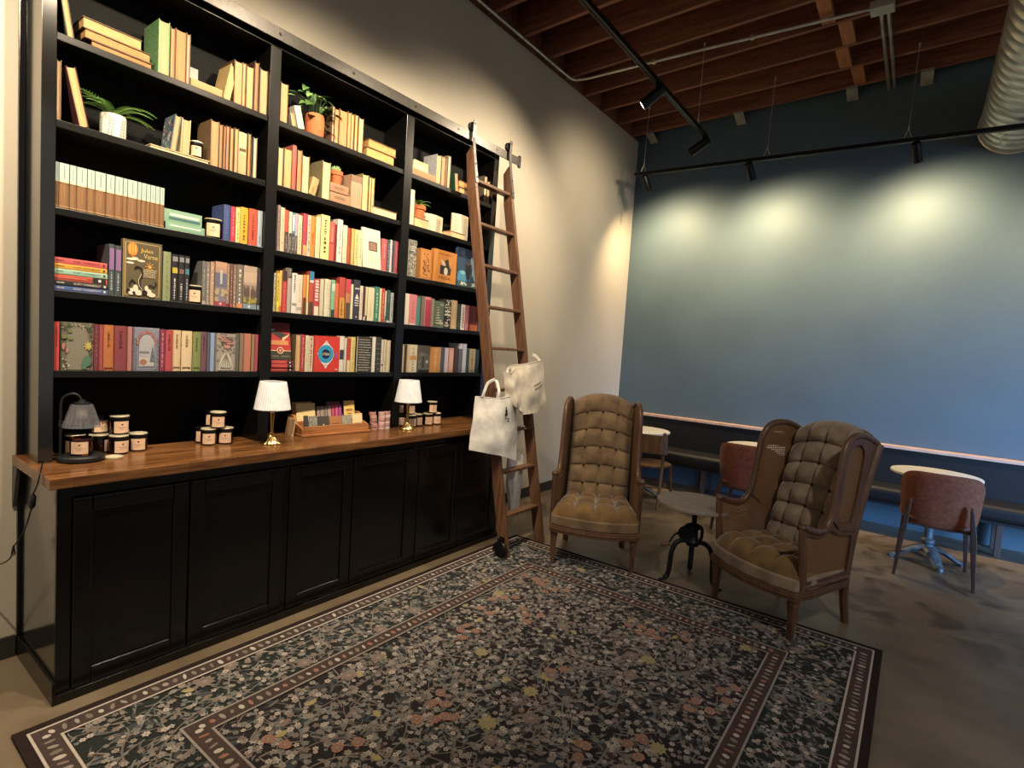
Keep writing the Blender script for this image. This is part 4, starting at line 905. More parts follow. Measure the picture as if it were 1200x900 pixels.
def page_book(r, t, h, d, rnd):
    "upright book, page edges to the room"
    look = r[4]; col = r[7]
    if r[1] in ('L', 'L2') or look in COVERCOL: cc = col; pc = '#cf9a66' if r[1] == 'L' else '#c49a70'
    else: cc = toward(shade(col, .55), ['#5a3a24', '#3d4636', '#4a2a22', '#8a7454', '#2f2a28'][rnd.randrange(5)], .35); pc = toward(col, '#cf8a5c', .38)
    cm = flat(cc, .6, 0, .35, .08, 60); mb = MB(); th = min(.003, t*.14); w = t/2; x0 = -d/2; x1 = d/2
    mb.box(x0+.002, x1, -w, -w+th, 0, h, cm); mb.box(x0+.002, x1, w-th, w, 0, h, cm)
    mb.prism([(x0, -w*.7), (x0+.003, -w), (x0+.004, -w), (x0+.004, w), (x0+.003, w), (x0, w*.7)], 'z', 0, h, cm)
    if look == 'tall speckled green':
        A = Art(mb, (x0+.004, -w, 0), (d-.008, 0, 0), (0, 0, h), (0, -1, 0)); A.dots([(rnd.random()*.96+.02, rnd.random()*.96+.02, .02, .013) for _ in range(160)], '#a8c89c', 5)
    if look == 'blue floral patterned':
        A = Art(mb, (x0+.004, -w, 0), (d-.008, 0, 0), (0, 0, h), (0, -1, 0))
        for c in ('#23313f', '#8ea4a8', '#a86a6a', '#2f5a64', '#c2c8c4'): A.dots([(rnd.uniform(.06, .94), rnd.uniform(.05, .95), rnd.uniform(.03, .09), rnd.uniform(.02, .05)) for _ in range(16)], c, 7)
    if look == 'large tilted straw yellow':
        A = Art(mb, (x0+.004, -w, 0), (d-.008, 0, 0), (0, 0, h), (0, -1, 0)); A.dots([(rnd.uniform(.5, .9), rnd.uniform(.06, .3), .05, .03) for _ in range(10)], '#9a8050', 7)
    pg = MB(); N_ = 4; cv = [(x1-.003-.006*(1-(2*k/N_-1)**2)*min(1, t/.02), -w+th+(t-2*th)*k/N_) for k in range(N_+1)]
    pg.prism(cv+[(x0+.004, w-th), (x0+.004, -w+th)], 'z', .003, h-.0045, stripes_pages(pc))
    return mb, pg
def lying_book(r, L, t, d, rnd):
    col = r[7]; mb = MB(); w = L/2; x0 = -d/2; x1 = d/2; th = min(.003, t*.15)
    if r[6] == 'spine':
        cm = flat(soft(col), .55, 0, .4, .03, 90); pc = '#d9cdb2'
        mb.box(x0, x1-.001, -w, w, 0, th, cm); mb.box(x0, x1-.001, -w, w, t-th, t, cm); mb.prism([(x1-.004, 0), (x1-.001, 0), (x1, t*.25), (x1, t*.75), (x1-.001, t), (x1-.004, t)], 'y', -w, w, cm)
        A = Art(mb, (x1+.0003, -w, t*.06), (0, L, 0), (0, 0, t*.88), (1, 0, 0)); A.dark = sum(rgb(col)) < 330 or col == '#3f5a9c'
        hdecor(A, r[8], rnd)
        if r[4].endswith(' red'):
            A.rect(.72, 0, .97, 1, '#231f20'); A.ell(.85, .5, .03, .3, '#e8e0d8'); A.rect(.02, .3, .62, .6, '#d8665c')
        pg = MB(); pg.box(x0+.004, x1-.004, -w+.003, w-.003, th, t-th, stripes_pages(pc))
    else:
        cov = r[4] in COVERCOL
        cc = col if cov else toward(shade(col, .6), '#6a4a2c', .4); pc = '#cdb48c' if cov else toward(col, '#cf8a5c', .36)
        cm = flat(cc, .6, 0, .35, .08, 60)
        mb.box(x0, x1, -w, w, 0, th, cm); mb.box(x0, x1, -w, w, t-th, t, cm); mb.box(x0, x0+.003, -w, w, th, t-th, cm)
        pg = MB(); pg.box(x0+.003, x1-.004, -w+.004, w-.004, th, t-th, flat(pc, .85, 0, .2, .1, 30))
    return mb, pg
def face_book(r, W, t, h, rnd):
    "front cover to the room; origin at the middle of its foot, front at +x"
    col = r[7]; cm = flat(soft(col), .5, 0, .4, .04, 30); mb = MB(); w = W/2; th = .0025
    mb.box(-th, 0, -w, w, 0, h, cm); mb.box(-t, -t+th, -w, w, 0, h, cm); mb.box(-t+th, -th, -w, -w+th, 0, h, cm)
    A = Art(mb, (.0003, -w, 0), (0, W, 0), (0, 0, h), (1, 0, 0), .45)
    cover_art(A, r[8], rnd, W, h)
    pg = MB(); pg.box(-t+th, -th, -w+th, w-.004, .004, h-.004, flat('#d9cdb2', .85, 0, .2, .06))
    return mb, pg
prev = {}
seen = set()
ORD = ['leftmost', 'second', 'third', 'fourth', 'fifth', 'sixth', 'seventh', 'eighth', 'ninth', 'tenth', 'eleventh', 'twelfth', 'thirteenth', 'fourteenth', 'fifteenth', 'rightmost']
mint = 0
for r in BOOKS:
    row, kind, y0, y1, look = r[:5]; zs = ZS[row[1]]; rnd = random.Random(look+row)
    yc = (y0+y1)/2; t = y1-y0-.0008
    shelf = ROWN[row[1]]+' shelf, '+BAYN[row[0]]+' bay'
    if look.startswith('mint topped'):
        label = ORD[mint]+' of the matching mint topped brown books, left bay'; mint += 1
    else:
        label = look+' book'
        if row in prev: label += ', next right of '+prev[row].split(' book')[0]
        if len((label+' '+shelf).split()) > 15: label = look+' book'
        label += ', '+shelf
    grp = 'books on the '+ROWN[row[1]]+' shelf of the '+BAYN[row[0]]+' bay'
    xj = rnd.uniform(-.005, .002)
    if kind in ('U', 'W', 'S2'):
        h = r[5]; d = min(.185, h*rnd.uniform(.66, .72))
        xc = XF+xj-d/2
        if kind == 'S2': xc -= .012
        mb, pg = (page_book if r[6] == 'pages' else spine_book)(r, t, h, d, rnd)
        o = mb.build('book', None, (xc, yc, zs+.0003)); pg.build('pages', o)
    elif kind in ('L', 'L2'):
        h = r[5]; a = math.radians(r[6]); d = min(.17, h*.7)
        rr = (row, kind, y0, y1, look, h, r[7], r[8], r[9])
        mb, pg = (page_book if rr[6] == 'pages' else spine_book)(rr, t, h, d, rnd)
        zz = zs+.0003+([q for q in BOOKS if q[4] == 'long flat ivory'][0][6] if kind == 'L2' else 0)
        off = t/2*math.cos(a); zo = t/2*abs(math.sin(a))
        o = mb.build('book', None, (XF+xj-d/2, yc, zz+zo), (-a, 0, 0)); pg.build('pages', o)
    elif kind == 'H':
        z0, z1 = r[5], r[6]; z0 = max(z0, 0)
        rr = (row, kind, y0, y1, look, 0, r[7], r[8], r[9])
        L = y1-y0-.001; d = min(.17, max(.11, L*.75)); tt = z1-z0-.0006
        mb, pg = lying_book(rr, L, tt, d, rnd)
        o = mb.build('book', None, (XF+xj-d/2, yc, zs+z0+.0003)); pg.build('pages', o)
    elif kind == 'F':
        h = r[5]; ex = r[6]; W = t
        if ex.endswith('back'):
            rr = (row, kind, y0, y1, look, h, '', r[7], ''); mb, pg = face_book(rr, W, .02, h, rnd); o = mb.build('book', None, (.062, yc, zs+.0003))
        elif ex.endswith('stack'):
            rr = (row, kind, y0, y1, look, h, '', r[7], r[8]); z0 = .0665; mb, pg = face_book(rr, W, .016, h-z0, rnd); o = mb.build('book', None, (XF-.012, yc, zs+z0+.001), (0, -.16, 0))
        elif ex.endswith('lean'):
            rr = (row, kind, y0, y1, look, h, '', r[7], r[8]); mb, pg = face_book(rr, W, .014, h, rnd); o = mb.build('book', None, (XF+.006, yc, zs+.0025), (0, -.10, 0))
        else:
            rr = (row, kind, y0, y1, look, h, '', r[7], r[8]); mb, pg = face_book(rr, W, float(ex)+.006, h, rnd); o = mb.build('book', None, (XF, yc, zs+.0003))
        pg.build('pages', o)
    elif kind == 'O':       # open book standing on its edges, pages to the room
        h = r[5]; W = t; mb = MB(); cm = flat('#8a7a64', .7)
        pg = MB(); pm = flat('#ddd0b4', .85, 0, .2, .06, 40)
        for s in (-1, 1):
            M = Matrix.Rotation(s*(.16 if s > 0 else .34), 4, 'Z'); hw = W/2*1.03
            mb.box(-.0125, -.010, min(0, s*hw), max(0, s*hw), 0, h, cm, M)
            top = [(-.0099, 0), (.0, 0), (.0035, s*hw*.06), (.0055, s*hw*.2), (.005, s*hw*.6), (.003, s*(hw-.004)), (-.0099, s*(hw-.003))]
            pg.prism(top, 'z', .002, h-.003, pm, False, M)
            A = Art(pg, M @ Vector((.0062, min(s*hw*.2, s*hw*.86), .02)), M.to_3x3() @ Vector((0, hw*.62, 0)), (0, 0, h-.04), M.to_3x3() @ Vector((1, 0, 0)))
            A.rects([(.0, .05+.055*k, rnd.uniform(.8, 1), .065+.055*k) for k in range(17)], '#b5a78f')
        o = mb.build('book', None, (XF-.075, yc, zs+.0003)); pg.build('pages', o)
    if label in seen: print('DUP', label)
    seen.add(label); prev[row] = look
    tag(o, label, 'book', grp)
# ------------------------------------------------------------------ things on the counter and shelves
AMBER = glass('amber_glass', (.42, .16, .05, 1), .04)
WAX = flat('#5c3a22', .6, 0, .4, .05)
LID = flat('#d6ccb0', .35, .35, .5, .06)
LIDK = flat('#1a1817', .35, .5, .5, 0)
LABEL = flat('#e2bfa2', .7, 0, .3, .04)
INK = flat('#6b4638', .7, 0, .2, 0)
def jar(loc, yaw, label, group, parent_size=(.039, .086), dark=False, lid=True):
    "squat amber candle jar, printed label turned by yaw"
    r, h = parent_size
    mb = MB(); mb.lathe([(0, 0), (r*.9, 0), (r, .006), (r, h-.020), (r*.94, h-.013), (r*.93, h-.008), (r*.89, h-.008), (r*.89, h-.02), (r*.94, h-.022), (r*.94, .008), (0, .006)], (0, 0, 0), AMBER, 28)
    o = tag(mb.build('candle_jar', None, loc, (0, 0, yaw)), label, 'candle', group)
    w = MB(); w.lathe([(0, .0065), (r*.93, .0085), (r*.93, h*.66), (0, h*.64)], (0, 0, 0), WAX, 24); w.build('wax', o)
    if lid:
        l = MB(); l.lathe([(r*.955, h-.0165), (r*.985, h-.0165), (r*.985, h-.0050), (r*.955, h-.0050)], (0, 0, 0), LIDK, 28)
        l.lathe([(0, h-.0050), (r*.99, h-.0050), (r*.995, h-.001), (r*.96, h+.0004), (r*.86, h-.0012), (0, h-.001)], (0, 0, 0), LIDK if dark else LID, 28); l.build('lid', o)
    p = MB(); a0 = .80; z0 = .008; z1 = h-.024; rr = r+.0005; n = 10
    vs = []; 
    for k in range(n+1):
        a = -a0+2*a0*k/n; vs += [(rr*math.cos(a), rr*math.sin(a), z0), (rr*math.cos(a), rr*math.sin(a), z1)]
    p.add(vs, [(2*k, 2*k+2, 2*k+3, 2*k+1) for k in range(n)], LABEL, True)
    def patch(u, z, w_, h_):
        q = [(rr+.0004, u-w_, z-h_), (rr+.0004, u+w_, z-h_), (rr+.0004, u+w_, z+h_), (rr+.0004, u-w_, z+h_)]
        p.poly([(x*math.cos(y/rr), x*math.sin(y/rr), zz) for x, y, zz in q], INK)
    zc = (z0+z1)/2
    patch(0, zc+.012, .003, .004); patch(.003, zc+.014, .0025, .002)
    for k in range(6): patch(-.011+.0045*k, zc-.002, .0014, .0013)
    for k in range(4): patch(-.007+.0045*k, zc-.010, .0012, .001)
    p.build('paper_label', o)
    return o
CY = -.42
JL = 'amber candle jar '
g1 = 'candle jars beside the candle warmer'
jar((.190, .135, CT+.0003), CY+.5, JL+'in front at the foot of the left pile', g1)
jar((.165, .222, CT+.0003), CY+.1, JL+'at the right end of the left pile', g1)
jar((.125, .076, CT+.0003), CY+1.5, JL+'with its label turned away, bottom of the left pile', g1)
jar((.088, -.004, CT+.0003), CY-.1, JL+'half hidden right behind the candle warmer', g1)
jar((.155, .148, CT+.0873), CY+.35, JL+'on top of the left pile, gold lid', g1)
jar((.088, .085, CT+.0873), CY+.5, JL+'on top of the left pile at the back, dark lid', g1, dark=True)
g2 = 'candle jars stacked left of the first lamp'
jar((.190, .540, CT+.0003), CY, JL+'front left in the pyramid beside the nearer lamp', g2)
jar((.200, .622, CT+.0003), CY-.1, JL+'front right in the pyramid beside the nearer lamp', g2)
jar((.198, .582, CT+.0873), CY, JL+'on top of the pyramid beside the nearer lamp', g2)
jar((.105, .545, CT+.0003), CY, JL+'behind the front left jar of the pyramid', g2, dark=True)
jar((.115, .632, CT+.0003), CY, JL+'behind the front right jar of the pyramid', g2, dark=True)
jar((.112, .590, CT+.0873), CY, JL+'behind the top jar of the pyramid', g2, dark=True)
g3 = 'candle jars around the second lamp'
jar((.262, 1.905, CT+.0003), CY+.2, JL+'low, directly right of the farther lamp', g3)
jar((.242, 1.985, CT+.0003), CY+.5, JL+'low, second right of the farther lamp', g3)
jar((.180, 1.880, CT+.0003), CY, JL+'low, behind the farther lamp stem', g3, dark=True)
jar((.225, 1.925, CT+.0873), CY, JL+'raised behind the farther lamp, right of its stem', g3)
jar((.165, 1.870, CT+.0873), CY, JL+'raised behind the farther lamp, left of its stem', g3)
jar((.160, 2.000, CT+.0003), CY, JL+'low, between the two groups right of the farther lamp', g3)
jar((.255, 2.082, CT+.0003), CY, JL+'low left of the rightmost three', g3)
jar((.255, 2.168, CT+.0003), CY, JL+'low right of the rightmost three', g3)
jar((.250, 2.125, CT+.0873), CY, JL+'on top of the rightmost three', g3)
g4 = 'candle jars between the books'
iv = [q for q in BOOKS if q[4] == 'long flat ivory'][0][6]
jar((.188, .440, 2.345+iv+.001), CY, JL+'standing on the flat ivory book, second shelf', g4, (.030, .080))
jar((.185, .533, 1.9903), CY, JL+'between green books and cobalt book, third shelf', g4, (.041, .098))
jar((.195, .447, 1.6503), CY, JL+'before the grey books on the fourth shelf', g4, (.036, .090))
# a loose jar lid on the counter
mb = MB(); mb.lathe([(0, .001), (.031, .001), (.037, 0), (.038, .007), (.036, .008), (.034, .003), (0, .003)], (0, 0, 0), LID, 28)
tag(mb.build('jar_lid', None, (.285, .085, CT+.0004)), 'loose pale metal jar lid lying before the candle jars', 'lid')

# candle warmer lamp with its cord
t = thing('candle_warmer', 'black candle warmer lamp with ribbed glass shade at the counter end', 'lamp', (.262, -.028, CT))
mb = MB(); mb.lathe([(0, .0005), (.078, .0005), (.085, .006), (.085, .020), (.078, .026), (0, .026)], (0, 0, 0), flat('#1c1d20', .45, .2, .5, 0), 36); mb.build('base', t)
bx, by = -.030, -.066
mb = MB(); mb.tube([(bx, by, .025), (bx, by, .24)]+smooth_path([(bx, by, .245), (bx+.004, by+.008, .275), (bx+.02, by+.035, .292), (bx+.027, by+.055, .282), (bx+.030, by+.064, .262)], 5), .0055, flat('#1c1d20', .45, .2, .5, 0), 12)
mb.tube([(bx, by, .15), (bx, by, .175)], .009, flat('#2a2b2e', .4, .3), 12); mb.build('arm', t)
mb = MB(); mb.lathe([(0, .268), (.012, .266), (.014, .258), (.028, .254), (.029, .243), (0, .242)], (0, 0, 0), flat('#1c1d20', .45, .2, .5, 0), 24); mb.build('shade_cap', t)
RIB = flat('#9fa0a8', .10, .55, .9, 0); RIB.node_tree.nodes['Principled BSDF'].inputs['Alpha'].default_value = .38
mb = MB(); mb.lathe([(.036, .247), (.041, .238), (.067, .148), (.0645, .148), (.038, .238), (.034, .245)], (0, 0, 0), RIB, 120, flute=.03, nf=24); mb.build('glass_shade', t)
mb = MB(); mb.lathe([(0, .236), (.016, .236), (.020, .205), (.019, .19), (.011, .180), (0, .179)], (0, 0, 0), flat('#e6e4e0', .2, .1), 16); mb.build('bulb', t)
mb = MB(); cord = smooth_path([(-.06, -.05, .012), (-.030, -.118, .0055), (.05, -.145, .0045), (.135, -.168, .0045), (.178, -.180, .004), (.182, -.186, -.03), (.16, -.188, -.06), (.13, -.19, -.09)], 5)
mb.tube(cord, .0026, BLKMETAL, 8)
mb.tube(smooth_path([(.118, -.192, -.15), (.08, -.20, -.23), (.02, -.21, -.30), (-.02, -.215, -.335), (-.012, -.215, -.365), (-.035, -.22, -.375), (-.045, -.215, -.35), (-.03, -.215, -.338), (-.05, -.22, -.39), (-.11, -.24, -.43), (-.2, -.30, -.47), (-.245, -.4, -.5)], 6), .0026, BLKMETAL, 8); mb.build('cord', t)
mb = MB(); mb.tube([(.13, -.19, -.088), (.128, -.19, -.10), (.121, -.1915, -.14), (.118, -.192, -.152)], [.004, .0115, .0115, .004], flat('#202124', .5), 12); mb.build('inline_switch', t)
mb = MB(); mb.tube([(-.068, -.03, .01), (-.085, -.06, .016), (-.07, -.085, .02)], .004, BLKMETAL, 8); mb.lathe([(0, 0), (.008, 0), (.008, .012), (0, .014)], (-.07, -.085, .02), flat('#8f8d88', .3, .7), 12); mb.build('dimmer_knob', t)
jar((.262, -.028, CT+.0265), CY-.05, 'open amber candle jar standing under the warmer lamp', 'candle jar in the warmer', (.041, .084), lid=False)

# two table lamps
SHADE = fabric('pleated_linen', '#d6d9e0', '#e8eaf0', 30, .8, .1, .1)
def table_lamp(x, y, label):
    t = thing('table_lamp', label, 'lamp', (x, y, CT), 0, 'white shaded table lamps')
    mb = MB(); mb.lathe([(0, .0005), (.050, .0005), (.052, .004), (.050, .009), (.034, .022), (.022, .034), (.013, .043), (.009, .05), (0, .05)], (0, 0, 0), BRASS, 60, flute=.05, nf=15); mb.build('base', t)
    mb = MB(); mb.lathe([(.009, .046), (.013, .050), (.013, .064), (.008, .068), (.0085, .10), (.0115, .165), (.015, .178), (.012, .186), (.005, .19), (.005, .33), (.0, .33)], (0, 0, 0), BRASS, 20); mb.build('stem', t)
    mb = MB(); seg = 168; vs = []; fs = []
    prof = [(.094, .192), (.092, .197), (.068, .340), (.066, .345)]
    for i in range(seg):
        a = 2*PI*i/seg; f = 1+.018*math.cos(42*a)
        for (r, z) in prof: vs.append((r*f*math.cos(a), r*f*math.sin(a), z))
        for (r, z) in reversed(prof): vs.append((r*f*.975*math.cos(a), r*f*.975*math.sin(a), z))
    n = 8
    for i in range(seg):
        j = (i+1) % seg
        for k in range(n): l = (k+1) % n; fs.append((i*n+k, j*n+k, j*n+l, i*n+l))
    mb.add(vs, fs, SHADE, True); mb.build('lamp_shade', t, sharp=0)
    mb = MB()
    for k in range(3): mb.tube([(0, 0, .335), (.066*math.cos(k*2.094), .066*math.sin(k*2.094), .340)], .0015, BRASS, 6)
    mb.build('shade_spider', t)
table_lamp(.345, .800, 'white pleated shade brass lamp nearer, left of the card rack')
table_lamp(.340, 1.800, 'white pleated shade brass lamp farther, right of the tape rolls')

# card rack and cards
RACK = wood('rack_oak', '#8a5530', '#b98050', (40, 4, 40), .5)
RX, RY = .182, 1.285
t = thing('card_rack', 'two tier wooden rack holding greeting cards on the counter', 'rack', (RX, RY, CT), -.06)
mb = MB(); mb.box(-.10, .10, -.24, .245, .0005, .014, RACK); mb.build('base_board', t, bevel=.003)
for s in (-.236, .222): 
    mb = MB(); mb.prism([(-.09, .014), (.085, .014), (.085, .05), (.0, .075), (-.02, .12), (-.09, .12)], 'y', s, s+.013, RACK); mb.build('side', t, bevel=.002)
mb = MB(); mb.box(.072, .084, -.222, .222, .0145, .060, RACK); mb.build('front_rail', t, bevel=.002)
mb = MB(); mb.box(-.014, -.004, -.222, .222, .0145, .082, RACK); mb.build('middle_rail', t, bevel=.002)
mb = MB(); mb.box(-.09, -.08, -.222, .222, .0145, .12, RACK); mb.build('back_board', t, bevel=.002)
RM = Matrix.Translation((RX, RY, CT)) @ Matrix.Rotation(-.06, 4, 'Z')
def card(x, y, w, h, col, label, art=None, tk=.004, z=.0148, lean=-.16):
    mb = MB(); mb.box(-tk, 0, -w/2, w/2, 0, h, flat(col, .6, 0, .3, .04, 40))
    A = Art(mb, (.0003, -w/2, 0), (0, w, 0), (0, 0, h), (1, 0, 0)); 
    if art: art(A)
    p = RM @ Vector((x, y, z)); tag(mb.build('greeting_card', None, p, (0, lean, -.06)), label, 'card', 'cards in the wooden rack')
rc = random.Random(5)
def spots(c, n=14, s=.08): return lambda A: A.dots([(rc.uniform(.12, .88), rc.uniform(.12, .88), s, s*.8) for _ in range(n)], c, 7)
card(.058, -.19, .030, .108, '#3f3f42', 'dark charcoal card at the left end of the front tier')
card(.062, -.145, .055, .104, '#7e8078', 'grey foliage patterned card, front tier of the rack', spots('#b8bab0', 16, .07))
card(.060, -.075, .078, .100, '#4a4540', 'dark brown card with pale motif, front tier', lambda A: (A.ell(.5, .3, .1, .12, '#d8d0c4'), A.ell(.5, .46, .06, .07, '#d8d0c4')))
card(.060, .010, .082, .096, '#a8764c', 'kraft tan card in the middle of the front tier', lambda A: A.rects([(.15, .5, .85, .54), (.2, .38, .8, .41)], '#7a5030'))
card(.060, .090, .072, .098, '#8f8d80', 'grey speckled card right of the kraft card', spots('#d0cec2', 22, .05))
card(.060, .170, .074, .106, '#e2d2a4', 'cream card at the right end of the front tier', lambda A: (A.rect(.2, .34, .8, .42, '#8a7a5a'), A.frame(.06, .012, '#c8b480')))
card(-.030, -.14, .125, .172, '#dcc792', 'tall cream card before a brown one, back tier left end', None, .02, .0148)
card(-.055, -.150, .130, .178, '#a8825a', 'brown kraft card behind the tall cream card', None, .006)
for k in range(4):
    card(-.034, -.052+.026*k, .024, .150, ['#7a6a66', '#8d7b74', '#6a5a58', '#9a8a80'][k], ['dusty grey', 'pale taupe', 'dark mauve', 'light stone'][k]+' slim striped card in the back tier', lambda A: A.rects([(.2, .05, .3, .95), (.6, .05, .72, .95)], '#d0c8c0'))
for k in range(3):
    card(-.034, .053+.026*k, .024, .158, ['#a02c5c', '#b83a6a', '#6a3a78'][k], ['magenta', 'hot pink', 'violet'][k]+' slim card in the back tier', lambda A: A.rects([(.3, .05, .5, .95)], '#d88ab0'))
card(-.060, .07, .10, .172, '#6a4a50', 'dull wine card behind the magenta cards', None, .004)
card(-.032, .172, .080, .178, '#dcbc70', 'tall yellow printed card at the back right', lambda A: (A.frame(.05, .015, '#e8d8a4'), A.rects([(.2, .62, .8, .7), (.3, .5, .7, .55)], '#a87a34'), A.dots([(.5, .3, .25, .12)], '#c8963c')))
# leaning card slips at the rack's left end
for k in range(2):
    mb = MB(); mb.box(-.03, .03, -.0035, .0035, 0, .105, flat(['#b08a64', '#c8a888'][k], .6, 0, .3, .05))
    p = RM @ Vector((-.03+.05*k, -.262-.012*k, .0006)); tag(mb.build('greeting_card', None, p, (-.14, 0, -.06)), ['tan card', 'pale card'][k]+' leaning on the left side of the rack, '+['back one', 'front one'][k], 'card', 'cards in the wooden rack')

# three little stacks of tape rolls
for s, (x, y, cols, tw) in enumerate([(.235, 1.600, ['#c89a94', '#b98a86', '#d0a8a0', '#c09088', '#cfa69c', '#b88880'], 1), (.248, 1.648, ['#d8b4ac', '#c8a0a0', '#d8bcb4', '#c89c98', '#dab8b0', '#caa4a0'], 1), (.245, 1.697, ['#d8c8c0', '#b88c88', '#dccac4', '#b48a86', '#d8c4bc', '#b88e88'], 1)]):
    for k in range(6):
        mb = MB(); r0 = .0225; h = .0195
        mb.lathe([(.013, .0002), (r0-.001, .0002), (r0, .001), (r0, h-.0014), (r0-.001, h-.0006), (.013, h-.0006), (.013, .0002)], (0, 0, 0), flat(cols[k], .5, 0, .4, .06, 300), 28)
        o = mb.build('tape_roll', None, (x+(.004 if s == 0 else .0015)*math.sin(k*2.2), y-(.0035*k if s == 0 else -.001*math.cos(3*k)), CT+.0004+k*.0197))
        tag(o, 'pink washi tape roll, '+['lowest', 'second', 'third', 'fourth', 'fifth', 'topmost'][k]+' of the '+['left', 'middle', 'right'][s]+' stack', 'tape', 'tape rolls stacked beside the card rack')
        for q in range(2 if k == 5 else 0):
            b = MB(); b.tube([(0, .018*(2*q-1), h), (.003, .03*(2*q-1), h+.006)], .0012, flat('#7a7470'), 6); b.build('string_end', o)

# ------------------------------------------------------------------ plants
SOIL = flat('#2a1c12', .95, 0, .2, .2, 50)
LEAF1 = flat('#56783c', .5, 0, .4, .14, 40); LEAF2 = flat('#38582f', .5, 0, .4, .14, 40); LEAF3 = flat('#739258', .5, 0, .4, .1, 40)
FERN1 = flat('#7ba352', .55, 0, .3, .1, 40); FERN2 = flat('#5f8a40', .55, 0, .3, .1, 40); FERN3 = flat('#98bb70', .55, 0, .3, .1, 40)
def pot(mb, r, h, mat, rim=True):
    if rim: mb.lathe([(0, .0005), (r*.70, .0005), (r*.90, h*.72), (r*.99, h*.72), (r*1.0, h), (r*.92, h), (r*.88, h*.88), (0, h*.86)], (0, 0, 0), mat, 32)
    else: mb.lathe([(0, .0005), (r*.90, .0005), (r*.97, h*.1), (r, h*.95), (r*.97, h), (r*.90, h), (r*.88, h*.88), (0, h*.86)], (0, 0, 0), mat, 32)
def frond(mb, rnd, L, az, el, mat, z0, wid=.018, n=19):
    "one arching fern frond with paired leaflets"
    p = Vector((0, 0, z0)); e = el; pts = [p.copy()]; st = L/n
    for i in range(n):
        e -= (el+.35)/n*1.05; p = p+Vector((math.cos(az)*math.cos(e), math.sin(az)*math.cos(e), math.sin(e)))*st; pts.append(p.copy())
    mb.tube(pts, [.0014]*(n)+[.0006], mat, 5)
    side = Vector((-math.sin(az), math.cos(az), 0))
    for i in range(2, n+1):
        t = i/n; w = wid*math.sin(min(1, t*1.25+.12)*PI*.86)**.7*(1.0 if t < .9 else .6)
        d = (pts[i]-pts[i-1]).normalized(); up = d.cross(side)
        for s in (-1, 1):
            tip = pts[i]+side*s*w+d*w*.35+Vector((0, 0, w*.10))
            c0 = pts[i].lerp(tip, .45); hw_ = st*.26
            mb.add([pts[i]-d*hw_*.6, c0-d*hw_, tip, c0+d*hw_, pts[i]+d*hw_*.6], [(0, 1, 2, 3, 4)], mat, True)
def fern(loc, r, h, pm, label, rim, n, L, seedv, pat=False):
    t = thing('potted_fern', label, 'plant', loc); rnd = random.Random(seedv)
    mb = MB(); pot(mb, r, h, pm, rim)
    if pat:      # grey leaf sprigs printed round the white pot
        ink = flat('#4a4c48', .6, 0, .3, 0)
        for a0 in (-1.5, -.55, .4):
            for k in range(7):
                for s in (-1, 1):
                    a = a0+.03*k; z = h*.1+h*.11*k
                    q = [(a, z), (a+s*.10, z+.006), (a+s*.24, z+.016), (a+s*.12, z+.002)]
                    mb.poly([((r+.0006)*math.cos(x), (r+.0006)*math.sin(x), y) for x, y in q], ink)
    mb.build('pot', t)
    mb = MB(); mb.lathe([(0, 0), (r*.86, 0), (r*.80, .006), (0, .01)], (0, 0, h*.87), SOIL, 20); mb.build('soil', t)
    for k in range(n):
        az = (PI/2 if k % 2 else -PI/2)+rnd.uniform(-1.15, 1.15); l = L*rnd.uniform(.65, 1.1)
        c = math.cos(az)
        if c < -.3: l = min(l, (loc[0]-.018)*.95/max(.5, -c))
        if c > .3: l = min(l, .15)
        m = MB(); frond(m, rnd, l, az, rnd.uniform(.7, 1.35), [FERN1, FERN3, FERN2][k % 3], h*.88, wid=.027 if pat else .021); m.build('frond', t)
fern((.125, .110, 2.3454), .050, .115, flat('#ded8cc', .45, 0, .4, .02), 'feathery green fern in a white leaf print pot, left bay', False, 22, .21, 3, True)
up = [q for q in BOOKS if q[4] == 'flat peach'][0][6]
fern((.150, 1.968, 2.345+up+.001), .058, .098, TERRA, 'green fern in a terracotta pot on a flat book, right bay', True, 18, .15, 8)
# succulent
up = [q for q in BOOKS if q[4] == 'upper flat brown'][0][6]
t = thing('potted_succulent', 'tiny spiky succulent in a terracotta pot on two brown books', 'plant', (.150, 1.272, 2.345+up+.001))
mb = MB(); pot(mb, .043, .092, TERRA); mb.build('pot', t)
mb = MB(); mb.lathe([(0, 0), (.037, 0), (0, .008)], (0, 0, .081), SOIL, 18); mb.build('soil', t)
rs = random.Random(4)
for k in range(15):
    a = k*2.4; r0 = .004+.0017*k; m = MB(); tip = Vector((math.cos(a)*(r0+.006), math.sin(a)*(r0+.006), .128-.0008*k)); b0 = Vector((math.cos(a)*r0*.7, math.sin(a)*r0*.7, .084))
    m.tube([b0, b0.lerp(tip, .4), b0.lerp(tip, .8), tip], [.0036, .0055, .0032, .0005], flat('#86a06a', .5, 0, .4, .08), 8); m.build('leaf', t)
